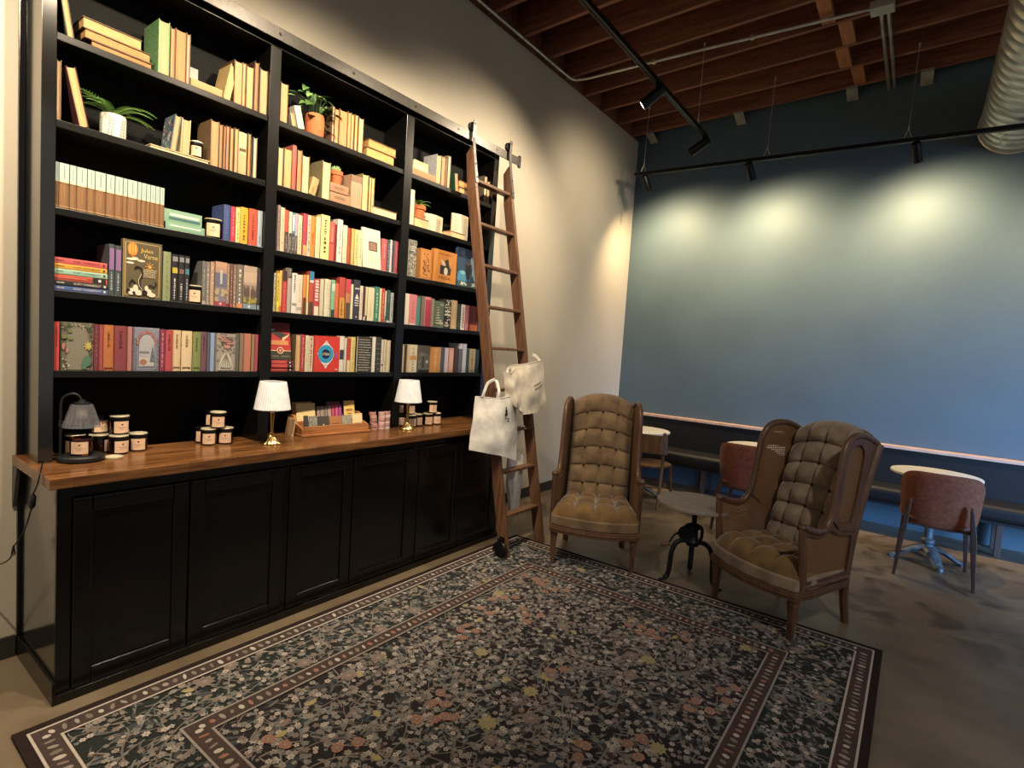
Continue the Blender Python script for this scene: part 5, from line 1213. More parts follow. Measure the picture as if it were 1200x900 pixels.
# trailing leafy plant
t = thing('potted_pothos', 'trailing broad leafed plant in a terracotta pot, top shelf', 'plant', (.150, 1.112, 2.6904))
mb = MB(); mb.lathe([(0, .0005), (.045, .0005), (.054, .03), (.056, .11), (.052, .135), (.047, .14), (.043, .135), (.045, .12), (0, .118)], (0, 0, 0), TERRA, 32); mb.build('pot', t)
mb = MB(); mb.lathe([(0, 0), (.043, 0), (0, .008)], (0, 0, .120), SOIL, 18); mb.build('soil', t)
rp = random.Random(21)
def heart(mb, c, d, n, w, l, mat):
    d = d.normalized(); s = d.cross(n).normalized(); n = s.cross(d)
    out = [(0, 0), (-.12, .35), (.05, .52), (.35, .5), (.7, .28), (1, 0)]
    L = [c+d*(x*l)+s*(y*w)+n*(abs(y)*w*.25-x*x*l*.18) for x, y in out]; Rr = [c+d*(x*l)-s*(y*w)+n*(abs(y)*w*.25-x*x*l*.18) for x, y in out[1:-1]]
    mid = [c+d*(x*l)-n*(x*x*l*.18) for x in (.05, .35, .7)]
    vs = L+Rr+mid
    mb.add(vs, [(0, 1, 2, 10), (10, 2, 3, 11), (11, 3, 4, 12), (12, 4, 5), (0, 10, 7, 6), (10, 11, 8, 7), (11, 12, 9, 8), (12, 5, 9)], mat, True)
for k in range(30):
    a = rp.uniform(0, 2*PI); rad = rp.uniform(.03, .13); z = .14+rp.uniform(-.03, .13)*(1.2-rad*4)
    y = math.sin(a)*rad*1.05; x = math.cos(a)*rad*.62
    if k % 7 == 3: z -= .05; y = abs(y)+.03; x = abs(x)+.02
    m = MB(); base = Vector((math.cos(a)*.02, math.sin(a)*.02, .125)); c = Vector((x, y, z))
    m.tube(smooth_path([base, base.lerp(c, .5)+Vector((0, 0, .03)), c], 4), .0012, LEAF2, 5)
    dr = Vector((x+.03, y*1.4, -.02+rp.uniform(-.05, .03)))
    heart(m, c, dr, Vector((.5, 0, 1)), rp.uniform(.034, .050), rp.uniform(.048, .072), [LEAF2, LEAF1, LEAF2, LEAF3][k % 4]); m.build('leaf', t)
for (pp) in ([(0, 0, .13), (0, -.03, .22), (.0, -.05, .27), (.0, -.09, .285)], [(0, 0, .13), (.02, .05, .2), (.03, .085, .19), (.04, .10, .08)]):
    m = MB(); sp_ = smooth_path(pp, 5); m.tube(sp_, .0015, LEAF1, 6)
    for i in range(4, len(sp_), 4): heart(m, sp_[i], Vector((.03, (i % 2-.5)*.08, -.04)), Vector((.6, 0, 1)), .036, .05, LEAF1 if i % 8 else LEAF3)
    m.build('vine', t)
# ------------------------------------------------------------------ rug
RX0, RX1, RY0, RY1 = .6414, 3.1422, -.3289, 2.7798
RB = flat('#2c292b', .95, 0, .15, .12, 90); RBORD = flat('#483c39', .95, 0, .15, .12, 90); RGRN = flat('#2b2f2e', .95, 0, .15, .12, 90); REDGE = flat('#2c2322', .95, 0, .1, .1, 90)
RC = {k: flat(v, .95, 0, .12, .08, 200) for k, v in dict(cream='#948c86', pink='#82746d', leaf='#60605e', leaf2='#4b4c4e', leaf3='#797a78', vine='#766a63', coral='#ae8370', coral2='#966b5d', gold='#a0946c', white='#b6aca4', blue='#40464c', plum='#4a4042').items()}
mb = MB(); mb.box(RX0, RX1, RY0, RY1, .0005, .0075, REDGE)
rr = random.Random(99)
Z0 = .0077
def rquad(a, b, c, d, mat, z): mb.poly([(a, b, z), (c, b, z), (c, d, z), (a, d, z)], mat)
def ring(m0, m1, mat, z):
    a, b, c, d = RX0+m0, RY0+m0, RX1-m0, RY1-m0; e, f, g, h = RX0+m1, RY0+m1, RX1-m1, RY1-m1
    rquad(a, b, c, f, mat, z); rquad(a, h, c, d, mat, z); rquad(a, f, e, h, mat, z); rquad(g, f, c, h, mat, z)
ring(.12, .45, RGRN, Z0)
rquad(RX0+.45, RY0+.45, RX1-.45, RY1-.45, RB, Z0)
zc = [Z0+.0003]
def nz(): zc[0] = zc[0]+.00000012; return zc[0]
def blob(x, y, rx, ry, a, mat, n=7):
    z = nz(); ca, sa = math.cos(a), math.sin(a)
    mb.poly([(x+rx*math.cos(2*PI*k/n)*ca-ry*math.sin(2*PI*k/n)*sa, y+rx*math.cos(2*PI*k/n)*sa+ry*math.sin(2*PI*k/n)*ca, z) for k in range(n)], mat)
def petal(x, y, a, l, w, mat):
    z = nz(); c, s = math.cos(a), math.sin(a)
    mb.poly([(x, y, z), (x+c*l*.55-s*w, y+s*l*.55+c*w, z), (x+c*l, y+s*l, z), (x+c*l*.55+s*w, y+s*l*.55-c*w, z)], mat)
def flower(x, y, r, mat, n=6, cm=None):
    a0 = rr.random()*6
    for k in range(n): petal(x, y, a0+2*PI*k/n, r, r*.34, mat)
    if cm: blob(x, y, r*.25, r*.25, 0, cm, 6)
def leafs(x, y, a, l, w, mat, bend=.5):
    z = nz(); pts = []; n = 5
    sp = []; px, py, aa = x, y, a
    for k in range(n+1): sp.append((px, py, aa)); px += math.cos(aa)*l/n; py += math.sin(aa)*l/n; aa += bend/n
    for k in range(n+1):
        t = k/n; ww = w*math.sin(PI*(.08+.92*t))**.8; pts.append((sp[k][0]-math.sin(sp[k][2])*ww, sp[k][1]+math.cos(sp[k][2])*ww, z))
    for k in range(n, -1, -1):
        t = k/n; ww = w*math.sin(PI*(.08+.92*t))**.8; pts.append((sp[k][0]+math.sin(sp[k][2])*ww, sp[k][1]-math.cos(sp[k][2])*ww, z))
    mb.poly(pts, mat)
def vine(x, y, a, l, w, mat, curl=1.5):
    n = 9; px, py = x, y; z = nz(); L = []; Rr = []; out = []
    for k in range(n+1):
        ww = w*(1-.6*k/n); L.append((px-math.sin(a)*ww, py+math.cos(a)*ww, z)); Rr.append((px+math.sin(a)*ww, py-math.cos(a)*ww, z)); out.append((px, py, a))
        px += math.cos(a)*l/n; py += math.sin(a)*l/n; a += curl/n
    ins = lambda p: RX0+.03 < p[0] < RX1-.03 and RY0+.03 < p[1] < RY1-.03
    for k in range(n):
        if all(ins(p) for p in (L[k], L[k+1], Rr[k], Rr[k+1])): mb.poly([L[k], L[k+1], Rr[k+1], Rr[k]], mat)
    return out
def infield(x, y, m=.50): return RX0+m < x < RX1-m and RY0+m < y < RY1-m
def inborder(x, y): return (RX0+.135 < x < RX1-.135 and RY0+.135 < y < RY1-.135) and not (RX0+.39 < x < RX1-.39 and RY0+.39 < y < RY1-.39)
def scatter(n, test, fn):
    k = 0
    while k < n:
        x = rr.uniform(RX0, RX1); y = rr.uniform(RY0, RY1)
        if test(x, y): fn(x, y); k += 1
for test, f in ((infield, 1.0), (inborder, .80)):
    scatter(int(900*f), test, lambda x, y: leafs(x, y, rr.uniform(0, 6.3), rr.uniform(.05, .10), rr.uniform(.005, .010), RC[rr.choice(['leaf2', 'leaf2', 'leaf', 'blue'])], rr.uniform(-1, 1)))
    scatter(int(60*f), test, lambda x, y: blob(x, y, rr.uniform(.025, .045), rr.uniform(.02, .035), rr.random()*3, RC[rr.choice(['blue', 'leaf2', 'plum'])], 9))
    scatter(int(2000*f), test, lambda x, y: leafs(x, y, rr.uniform(0, 6.3), rr.uniform(.025, .075), rr.uniform(.002, .0045), RC[rr.choice(['leaf', 'leaf3', 'leaf', 'leaf3', 'pink'])], rr.uniform(-1.2, 1.2)))
    scatter(int(230*f), test, lambda x, y: [leafs(p[0], p[1], p[2]+rr.choice((-1, 1))*.9, .03, .006, RC['leaf3']) for p in vine(x, y, rr.uniform(0, 6.3), rr.uniform(.15, .4), .0042, RC[rr.choice(['vine', 'vine', 'pink', 'leaf3'])], rr.uniform(-2.2, 2.2))[1::2] if test(p[0], p[1])])
    scatter(int((3300 if f == 1 else 1800)), test, lambda x, y: flower(x, y, rr.uniform(.009, .0175), RC[rr.choice(['cream', 'cream', 'pink', 'white', 'leaf3'])], rr.choice((5, 6, 6)), RC['vine']))
    scatter(int(26*f), test, lambda x, y: leafs(x, y, rr.uniform(0, 6.3), .05, .014, RC['gold'], .6))
    scatter(int(20*f), test, lambda x, y: flower(x, y, rr.uniform(.035, .046), RC['gold' if rr.random() < .25 else 'pink'], 9, RC['cream']))
for _ in range(24):       # pairs and clusters of coral blooms
    x = rr.uniform(RX0+.56, RX1-.56); y = rr.uniform(RY0+.56, RY1-.56)
    for k in range(rr.choice((2, 2, 2, 3, 4))):
        a = rr.uniform(0, 6.3); d = .0 if k == 0 else .075
        X, Y = x+d*math.cos(a), y+d*math.sin(a); m = RC[rr.choice(['coral', 'coral', 'coral2'])]
        blob(X, Y, .027, .021, rr.random()*3, m, 11); flower(X, Y, .027, RC['coral2' if m is RC['coral'] else 'coral'], 7, None); flower(X, Y, .018, RC['pink'], 5, RC['gold'])
zt_ = zc[0]+.0001
ring(0, .037, REDGE, zt_); ring(.035, .125, RBORD, zt_); ring(.035, .044, RC['white'], zt_+.0001); ring(.114, .123, RC['white'], zt_+.0001)
ring(.40, .49, RBORD, zt_); ring(.40, .409, RC['cream'], zt_+.0001); ring(.481, .49, RC['cream'], zt_+.0001)
zc[0] = zt_+.0002
# guard stripes: rows of small pale ovals
for m in (.079, .445):
    w = RX1-RX0-2*m; h = RY1-RY0-2*m; st = .038
    for k in range(int(w/st)):
        for yy in (RY0+m, RY1-m): blob(RX0+m+st*(k+.5), yy, rr.uniform(.006, .012), rr.uniform(.012, .022), rr.uniform(-.4, .4), RC[['white', 'coral2', 'cream', 'pink'][k % 4] if m > .1 else ['white', 'pink', 'cream', 'vine'][k % 4]], 8)
    for k in range(int(h/st)):
        for xx in (RX0+m, RX1-m): blob(xx, RY0+m+st*(k+.5), rr.uniform(.012, .022), rr.uniform(.006, .012), rr.uniform(-.4, .4), RC[['white', 'coral2', 'cream', 'pink'][k % 4] if m > .1 else ['white', 'pink', 'cream', 'vine'][k % 4]], 8)
tag(mb.build('floral_rug'), 'large dark floral rug with striped borders on the concrete floor', 'rug')

# ------------------------------------------------------------------ cane wing chairs
def frame_tube(mb, pts, w, d, mat):
    "rounded rail swept along pts (in a plane x ~ const): w across x, d in plane"
    mb.tube(pts, 1.0, mat, 10, False, w, d, (1, 0, 0))
def wing_chair(loc, rz, label, vel, seatv, amp, feet, topd):
    t = thing('wing_chair', label, 'armchair', loc, rz)
    for s in (-1, 1):       # front legs
        mb = MB(); x = .280*s; y = -.238
        def sq(c, h, z): return [(c[0]-h, c[1]-h, z), (c[0]+h, c[1]-h, z), (c[0]+h, c[1]+h, z), (c[0]-h, c[1]+h, z)]
        mb.hexa(sq((x, y), .013, feet[0 if s < 0 else 1]), sq((x, y), .022, .205), WALNUT); mb.hexa(sq((x, y), .026, .205), sq((x, y), .026, .22), WALNUT); mb.hexa(sq((x, y), .024, .22), sq((x, y), .027, .275), WALNUT)
        mb.build('front_leg', t, bevel=.004)
    for s in (-1, 1):       # rear leg runs up as the back post
        mb = MB(); P = smooth_path([(.225*s, .312, feet[2]), (.232*s, .262, .20), (.24*s, .245, .36), (.245*s, .272, .60), (.252*s, .340, .90), (.255*s, .405, 1.10)], 5)
        mb.tube(P, [.022+.006*math.sin(min(1, i/12)*PI/2) for i in range(len(P))], WALNUT, 8, False, .9, 1.05, (0, 1, 0)); mb.build('rear_leg', t)
    # bow fronted seat frame
    def outl(o=0, n=14):
        q = [(-.245-o, .255)]; q += [(-.300-o, -.12)]
        for k in range(n+1):
            a = -1+2*k/n; q.append((a*(.302+o), -.258-o-.07*(1-a*a)))
        q += [(.300+o, -.12), (.245+o, .255)]
        return q
    mb = MB(); mb.prism(outl(.012), 'z', .244, .290, WALNUT); mb.prism(outl(.016), 'z', .264, .274, WALNUT); mb.build('seat_frame', t, bevel=.003)
    mb = MB(); mb.prism(outl(.004), 'z', .2905, .362, vel); mb.build('seat_deck', t, bevel=.010, seg=3)
    # loose tufted seat cushion
    mb = MB(); nu, nv = 44, 40
    def seat(u, v, top=True):
        s = 2*u-1; yf = -.250-.062*(1-s*s); y = yf+(v)*(.175-yf); x = s*(.310-.068*v)
        e = (max(0, 1-abs(s)**7)*max(0, 1-abs(2*v-1)**7))**.5
        b = (abs(math.sin(PI*4*u))*abs(math.sin(PI*3.0*v+.0)))**.35
        if not top: return (x, y, .3628)
        return (x, y, .3632+e*(.062+.042*b))
    mb.grid(lambda u, v: seat(u, v), nu, nv, seatv); mb.grid(lambda u, v: seat(u, v, False), 20, 20, seatv, True, True); mb.build('seat_cushion', t)
    # tufted back
    mb = MB(); nu, nv = 72, 120
    def ztop(s): return 1.205-topd*abs(s)**2.3
    def back(u, v, front=True):
        s = 2*u-1; z = .395+v*(ztop(s)-.395); hw = .232+.012*v; x = s*hw; yc = .156+(z-.46)*.315
        e = (max(0, 1-abs(s)**6)*max(0, 1-abs(2*v-1)**14))**.5
        b = (abs(math.sin(PI*4*u))*abs(math.sin(PI*6*v)))**(.22 if amp < .03 else .45)
        if front: return (x, yc-e*(.050+amp*b), z)
        return (x*1.01, yc+.045*e**.5+.002, z)
    mb.grid(lambda u, v: back(u, v), nu, nv, vel, True, True); mb.grid(lambda u, v: back(u, v, False), 20, 30, vel); bc = mb.build('back_cushion', t, sharp=0)
    for i in (1, 2, 3):
        for j in range(1, 6):
            x, y, z = back(i/4, j/6); m = MB(); m.lathe([(0, -.002), (.008, -.001), (.0095, .002), (.007, .005), (0, .0065)], (0, 0, 0), flat('#3a2a1a', .8, 0, .2, .05), 12, Matrix.Translation((x, y-.012, z)) @ Matrix.Rotation(PI/2, 4, 'X')); m.build('tuft_button', t)
    # crest rail behind the cushion top
    mb = MB(); mb.tube(smooth_path([(-.252, .403, 1.095), (-.15, .425, 1.150), (0, .435, 1.165), (.15, .425, 1.150), (.252, .403, 1.095)], 6), .02, WALNUT, 8); mb.build('crest_rail', t)
    for s in (-1, 1):
        def X(y): return s*(.252+.050*min(1, max(0, (.33-y)/.5)))
        arm = smooth_path([(0, -.250, .660), (0, -.20, .642), (0, -.12, .622), (0, -.055, .632), (0, -.005, .690), (0, .018, .80), (0, .035, .93), (0, .055, 1.05), (0, .095, 1.122), (0, .165, 1.155), (0, .27, 1.152), (0, .385, 1.110)], 5)
        arm = [(X(p[1]), p[1], p[2]) for p in arm]
        mb = MB(); frame_tube(mb, arm, .019, .021, WALNUT); mb.lathe([(0, -.02), (.019, -.012), (.024, 0), (.019, .012), (0, .02)], (X(-.25), -.252, .660), WALNUT, 12); mb.build('wing_frame', t)
        mb = MB(); P = smooth_path([(X(-.2), -.212, .285), (X(-.22), -.230, .44), (X(-.25), -.248, .58), (X(-.25), -.252, .66)], 5); frame_tube(mb, P, .017, .020, WALNUT); mb.build('arm_post', t)
        mb = MB(); P = smooth_path([(X(.245), .236, .40), (X(.2), .165, .55), (X(.1), .10, .60), (X(.08), .085, .67), (X(.12), .12, .95), (X(.2), .20, 1.06)], 5)
        low = [(X(-.213), -.213, .312), (X(.235), .235, .312)]
        mb.tube(low, .014, WALNUT, 8); mb.build('lower_side_rail', t)
        # wooden side boards with cane let into them: upper wing and lower arm
        def board(out, inn):
            m = MB(); n = len(out); hx_ = .007
            P = lambda q, o: (X(q[0])+s*o, q[0], q[1])
            vs = [P(q, hx_) for q in out]+[P(q, hx_) for q in inn]+[P(q, -hx_) for q in out]+[P(q, -hx_) for q in inn]
            fs = []
            for i in range(n):
                j = (i+1) % n
                fs += [(i, j, n+j, n+i), (2*n+j, 2*n+i, 3*n+i, 3*n+j), (n+i, n+j, 3*n+j, 3*n+i), (j, i, 2*n+i, 2*n+j)]
            m.add(vs, fs, WALNUT); m.build('side_board', t)
            m = MB(); cn = out; m.add([P(q, -.0085) for q in cn]+[P(q, -.0115) for q in cn], [tuple(range(n)), tuple(reversed(range(n, 2*n)))]+[(i, n+i, n+(i+1) % n, (i+1) % n) for i in range(n)], CANE); m.build('cane_panel', t)
        def inset(out, cy, cz_, ky, kz): return [(cy+(y-cy)*ky, cz_+(z-cz_)*kz) for y, z in out]
        W = [(-.005, .690), (.018, .80), (.035, .93), (.055, 1.05), (.095, 1.122), (.165, 1.150), (.27, 1.145), (.365, 1.120), (.402, 1.09), (.374, 1.0), (.350, .93), (.318, .80), (.286, .66), (.262, .58), (.10, .60)]
        wi = [(.062, .690), (.075, .80), (.088, .93), (.100, 1.03), (.125, 1.085), (.165, 1.105), (.225, 1.10), (.262, 1.07), (.272, 1.03), (.266, .97), (.258, .92), (.240, .80), (.218, .69), (.20, .645), (.115, .645)]
        board(W, wi)
        Lo = [(-.247, .58), (-.250, .648), (-.20, .630), (-.12, .612), (-.055, .622), (-.005, .66), (.08, .61), (.262, .585), (.240, .315), (-.211, .315), (-.228, .44)]
        li = [(-.220, .575), (-.222, .615), (-.18, .608), (-.11, .592), (-.05, .602), (.0, .622), (.08, .585), (.225, .565), (.208, .345), (-.184, .345), (-.202, .45)]
        board(Lo, li)
    return t
wing_chair((1.312, 2.838, .0078), math.radians(26.5), 'brown velvet cane wing chair with flat tufted back, beside the ladder', VELVET, VELVETS, .030, (.0003, .0003, -.0073), .080)
wing_chair((2.590, 2.880, .0003), math.radians(-29), 'brown velvet cane wing chair with puffy tufted back, right of crank table', VELVET_SHEEN, VELVETS, .058, (.0003, .0078, .0005), .085)

# ------------------------------------------------------------------ crank side table
IRON = flat('#1d2126', .45, .6, .5, .08, 40)
t = thing('crank_table', 'small round grey wood table on a black iron crank base', 'side table', (2.010, 2.965, 0))
GREYW = wood('grey_wood', '#6b625a', '#8d8276', (8, 60, 30), .55)
mb = MB(); mb.lathe([(0, .530), (.255, .530), (.262, .534), (.262, .553), (.258, .558), (0, .558)], (0, 0, 0), GREYW, 56); mb.build('table_top', t)
mb = MB(); mb.tube([(0, 0, .11), (0, 0, .53)], .016, IRON, 14)
for k in range(16): mb.lathe([(.016, 0), (.0185, .006), (.016, .012)], (0, 0, .33+k*.012), IRON, 14)
mb.lathe([(0, 0), (.09, 0), (.09, .008), (.03, .012), (.016, .03)], (0, 0, .512), IRON, 24); mb.build('screw_post', t)
mb = MB(); mb.lathe([(.018, .245), (.042, .25), (.048, .28), (.036, .30), (.03, .36), (.045, .37), (.045, .39), (.02, .40)], (0, 0, 0), IRON, 24)
mb.lathe([(.0, -.01), (.05, -.01), (.055, 0), (.05, .01), (0, .01)], (0, 0, 0), IRON, 20, Matrix.Translation((-.035, -.045, .335)) @ Matrix.Rotation(PI/2, 4, 'X') @ Matrix.Rotation(.4, 4, 'Y')); mb.build('gear_hub', t)
for a in (-134, -8, 108):
    a = math.radians(a); c, s_ = math.cos(a), math.sin(a)
    P = smooth_path([(.02, .40), (.058, .385), (.062, .33), (.05, .285), (.085, .285), (.125, .262), (.150, .20), (.155, .12), (.165, .045), (.195, .014), (.228, .0085)], 4)
    mb = MB(); mb.tube([(q[0]*c, q[0]*s_, q[1]) for q in [(v.x, v.y) for v in [Vector((p[0], p[1], 0)) for p in P]]], [.011 if i < 12 else .0165 if i < 36 else .0085 for i in range(len(P))], IRON, 8, False, 1, 1.15)
    mb.build('leg', t)
mb = MB(); mb.tube(smooth_path([(-.04, -.05, .335), (-.085, -.085, .332), (-.11, -.10, .30), (-.125, -.125, .255)], 5), .007, IRON, 8); hd = mb.build('crank', t)
mb = MB(); mb.tube([(-.118, -.118, .258), (-.165, -.155, .250)], [.011, .013], wood('handle_wood', '#4a2c1c', '#6e4630', (40, 40, 40), .5), 10); mb.build('crank_handle', hd)

# ------------------------------------------------------------------ cafe tables, chairs and bench along the back wall
PEW = flat('#5e676d', .5, .35, .5, .25, 22)
def bistro(x, y, label):
    t = thing('bistro_table', label, 'table', (x, y, 0), .35, 'round white cafe tables')
    mb = MB(); mb.lathe([(0, .712), (.296, .712), (.306, .718), (.306, .733), (.300, .738), (0, .738)], (0, 0, 0), WHITETOP, 56); mb.build('table_top', t)
    mb = MB(); mb.lathe([(.0, .085), (.062, .09), (.058, .12), (.036, .15), (.05, .165), (.05, .185), (.032, .20), (.030, .45), (.036, .47), (.030, .50), (.030, .66), (.06, .69), (.12, .7115), (0, .7115)], (0, 0, 0), PEW, 28); mb.build('column', t)
    for k in range(4):
        a = k*PI/2; c, s = math.cos(a), math.sin(a)
        P = smooth_path([(.02, .115), (.08, .105), (.14, .078), (.19, .045), (.225, .026), (.25, .0225)], 4)
        mb = MB(); n = len(P); mb.tube([(p.x*c, p.x*s, p.y) for p in [Vector((q[0], q[1], 0)) for q in P]], [.042-.020*i/n for i in range(n)], PEW, 10, False, .62, 1.3)
        mb.lathe([(0, 0), (.026, .001), (.028, .012), (.02, .03), (0, .036)], (.25*c, .25*s, .0005), PEW, 14)
        mb.build('foot', t)
bistro(.780, 4.85, 'round white topped cafe table behind the wooden chair, left')
bistro(2.000, 4.86, 'round white topped cafe table hidden behind the middle rust chair')
bistro(3.350, 4.84, 'round white topped cafe table with grey ornate base, right')
DARKLEG = wood('dark_leg', '#2c1a14', '#4a2f24', (40, 40, 5), .45)
def rust_chair(x, y, rz, label):
    t = thing('dining_chair', label, 'chair', (x, y, 0), PI+rz, 'rust upholstered dining chairs')
    mb = MB(); nu, nv = 28, 20
    def shell(u, v, f):
        s = 2*u-1; q = 2*v-1
        # rounded rectangle outline
        k = (abs(s)**5+abs(q)**5)**.2; m = max(abs(s), abs(q)); sc = m/k if k > 1e-6 else 1
        S, Q = s*sc, q*sc
        x = S*(.245+.012*Q); z = .60+Q*.215; lean = (z-.6)*.16; cur = .095*(abs(S)**2.4)
        e = (1-min(1, m)**10)
        return (x, .215+lean-cur+(f*.026*e), z)
    mb.grid(lambda u, v: shell(u, v, 1), nu, nv, RUST); mb.grid(lambda u, v: shell(u, v, -1), nu, nv, RUST, True, True); mb.build('backrest', t, sharp=0)
    mb = MB(); 
    def seat(u, v, top):
        s = 2*u-1; q = 2*v-1; k = (abs(s)**5+abs(q)**5)**.2; m = max(abs(s), abs(q)); sc = m/k if k > 1e-6 else 1
        e = (1-min(1, m)**8)**.5
        return (s*sc*(.235-.012*q), -.03+q*sc*.225, .445+(.040*e if top else -.035*e))
    mb.grid(lambda u, v: seat(u, v, 1), 24, 24, RUST); mb.grid(lambda u, v: seat(u, v, 0), 24, 24, RUST, True, True); mb.build('seat', t, sharp=0)
    for s in (-1, 1):
        mb = MB(); top = (.178*s, .222, .60); bot = (.236*s, .262, 0)
        def fin(c, w, d, z): return [(c[0]-w, c[1]-d, z), (c[0]+w, c[1]-d, z), (c[0]+w, c[1]+d, z), (c[0]-w, c[1]+d, z)]
        mid = (.204*s, .232, .39)
        mb.hexa(fin(bot, .0095, .012, .0003), fin(mid, .018, .030, .39), DARKLEG); mb.hexa(fin(mid, .018, .030, .39), fin((.181*s, .236, .58), .009, .016, .58), DARKLEG); mb.hexa(fin((.181*s, .236, .58), .009, .016, .58), fin((.178*s, .238, .605), .003, .004, .605), DARKLEG)
        mb.build('rear_leg', t, bevel=.003)
        mb = MB(); mb.hexa(fin((.225*s, -.225, 0), .010, .010, .0003), fin((.195*s, -.19, 0), .018, .018, .415), DARKLEG); mb.build('front_leg', t, bevel=.003)
    mb = MB(); mb.box(-.20, .20, -.20, .20, .395, .412, DARKLEG); mb.build('seat_support', t)
rust_chair(3.378, 4.535, .02, 'rust orange dining chair backing the camera at the right table')
rust_chair(2.005, 4.525, .0, 'rust orange dining chair behind the crank table')
# bentwood chair
BENT = wood('bentwood', '#4a3019', '#74512f', (30, 30, 6), .42)
t = thing('wooden_chair', 'brown bentwood chair with curved back between wing chair and white table', 'chair', (1.020, 4.585, 0), PI)
mb = MB(); mb.lathe([(0, .425), (.19, .425), (.205, .432), (.205, .447), (.19, .452), (.1, .446), (0, .443)], (0, 0, 0), BENT, 40); mb.build('seat', t)
for s in (-1, 1):
    mb = MB(); mb.tube(smooth_path([(.19*s, .215, .0165), (.185*s, .175, .25), (.185*s, .155, .45), (.195*s, .19, .62), (.215*s, .235, .80)], 5), .016, BENT, 10); mb.build('rear_leg', t)
    mb = MB(); mb.tube([(.185*s, -.19, .0145), (.155*s, -.145, .43)], [.014, .018], BENT, 10); mb.build('front_leg', t)
mb = MB(); arc = []
vs = []; fs = []; N_ = 20
for k in range(N_+1):
    a = (k/N_-.5)*2.3; x = .235*math.sin(a)/math.sin(1.15); y = .125+.135*math.cos(a)
    for (o, z) in ((0, .585), (0, .775), (.016, .775), (.016, .585)): vs.append((x*(1+o*2), y+o+(z-.58)*.12, z))
for k in range(N_):
    for q in range(4): r2 = (q+1) % 4; fs.append((k*4+q, (k+1)*4+q, (k+1)*4+r2, k*4+r2))
fs += [(0, 1, 2, 3), tuple(4*N_+i for i in (3, 2, 1, 0))]
mb.add(vs, fs, BENT, True); mb.build('backrest', t, bevel=.003)
mb = MB(); mb.tube([(.17*math.cos(2*PI*k/28), .17*math.sin(2*PI*k/28)*.95, .22) for k in range(28)], .009, BENT, 8, True); mb.build('stretcher_ring', t)

t = thing('wall_bench', 'long black upholstered bench with pale top rail along the back wall', 'bench', (4.0, 5.6, 0))
mb = MB(); mb.box(-3.98, 4.0, .165, .240, .40, .790, VINYL); mb.build('backrest', t, bevel=.01)
mb = MB(); mb.box(-3.98, 4.0, -.215, .164, .315, .455, VINYL); mb.build('seat_cushion', t, bevel=.05, seg=5)
mb = MB(); mb.box(-3.98, 4.0, -.15, .164, .285, .314, flat('#101012', .6, 0, .4, 0)); mb.build('seat_board', t)
mb = MB(); mb.box(-3.985, 4.0, .150, .258, .7905, .822, flat('#c2a08c', .45, 0, .4, .06, 12)); mb.build('top_rail', t, bevel=.004)
for x in (-3.6, -2.70, -1.35, -.15, 1.6, 3.2):
    mb = MB(); mb.box(x-.022, x+.022, -.13, -.085, .0003, .286, flat('#4a3c34', .5, 0, .4, .06)); mb.build('bench_leg', t, bevel=.002)
    mb = MB(); mb.box(x-.022, x+.022, .16, .2, .0003, .286, flat('#4a3c34', .5, 0, .4, .06)); mb.build('bench_leg', t, bevel=.002)

# ------------------------------------------------------------------ cotton tote bags on the ladder
def quadpatch(TL, TC, TR, BL, BC, BR, u, v):
    TL, TC, TR, BL, BC, BR = map(Vector, (TL, TC, TR, BL, BC, BR))
    def row(a, b, c, s):
        return a.lerp(b, s*2) if s < .5 else b.lerp(c, s*2-1)
    def srow(a, b, c, s):      # softened corner
        w = .035; p = row(a, b, c, s)
        if abs(s-.5) < w: p = (row(a, b, c, .5-w)*(.5+w-s)+row(a, b, c, .5+w)*(s-.5+w))*(1/(2*w))*.6+p*.4
        return p
    return srow(TL, TC, TR, u).lerp(srow(BL, BC, BR, u), v)
def tote(cs, name, label, mat, depth, fold, seedv, straps=(), art=None, back=(-1, .25, 0)):
    rnd = random.Random(seedv); bk = Vector(back).normalized()
    ph = [rnd.uniform(0, 6) for _ in range(6)]
    def wr(u, v): return fold*(math.sin(u*17+v*2.5+ph[0])*.5*v+math.sin(u*7-v*6+ph[1])*.6*v**.7+math.sin(v*13+u*5+ph[2])*.35)
    def fr(u, v): p = quadpatch(*cs, u, v); return p+Vector((1, -.35, 0)).normalized()*(wr(u, v)+depth*.5*math.sin(PI*u)**.8*math.sin(PI*min(1, v*.8+.1)))
    def bc(u, v): p = quadpatch(*cs, u, v); return p+bk*(.004+depth*math.sin(PI*u)**.6*(.55+.45*v)*(1 if v < .93 else (1-v)/.07))+Vector((1, 0, 0))*wr(u, v)*.3
    mb = MB(); mb.grid(fr, 44, 40, mat, True); mb.grid(bc, 30, 30, mat, True, True)
    e = [fr(k/44, 0)+Vector((.0005, 0, 0)) for k in range(45)]; mb.tube(e, .0028, mat, 6)
    for k in (0, 1):
        mb.tube([fr(k, v/20) for v in range(21)], .0022, mat, 6)
    o = mb.build(name, sharp=0); tag(o, label, 'bag', 'cotton tote bags on the ladder')
    for st in straps:
        m = MB(); m.tube(smooth_path(st, 6), 1.0, mat, 8, False, .0025, .013, (1, -.3, 0)); m.build('strap', o)
    if art:
        m = MB()
        for (u0, v0, u1, v1, c) in art:
            n = 4; off = Vector((1, -.35, 0)).normalized()*.0022
            for i in range(n):
                a = u0+(u1-u0)*i/n; b = u0+(u1-u0)*(i+1)/n
                m.poly([fr(a, v0)+off, fr(b, v0)+off, fr(b, v1)+off, fr(a, v1)+off], flat(c, .8, 0, .1, 0))
        m.build('print', o)
    return o
ra = random.Random(12)
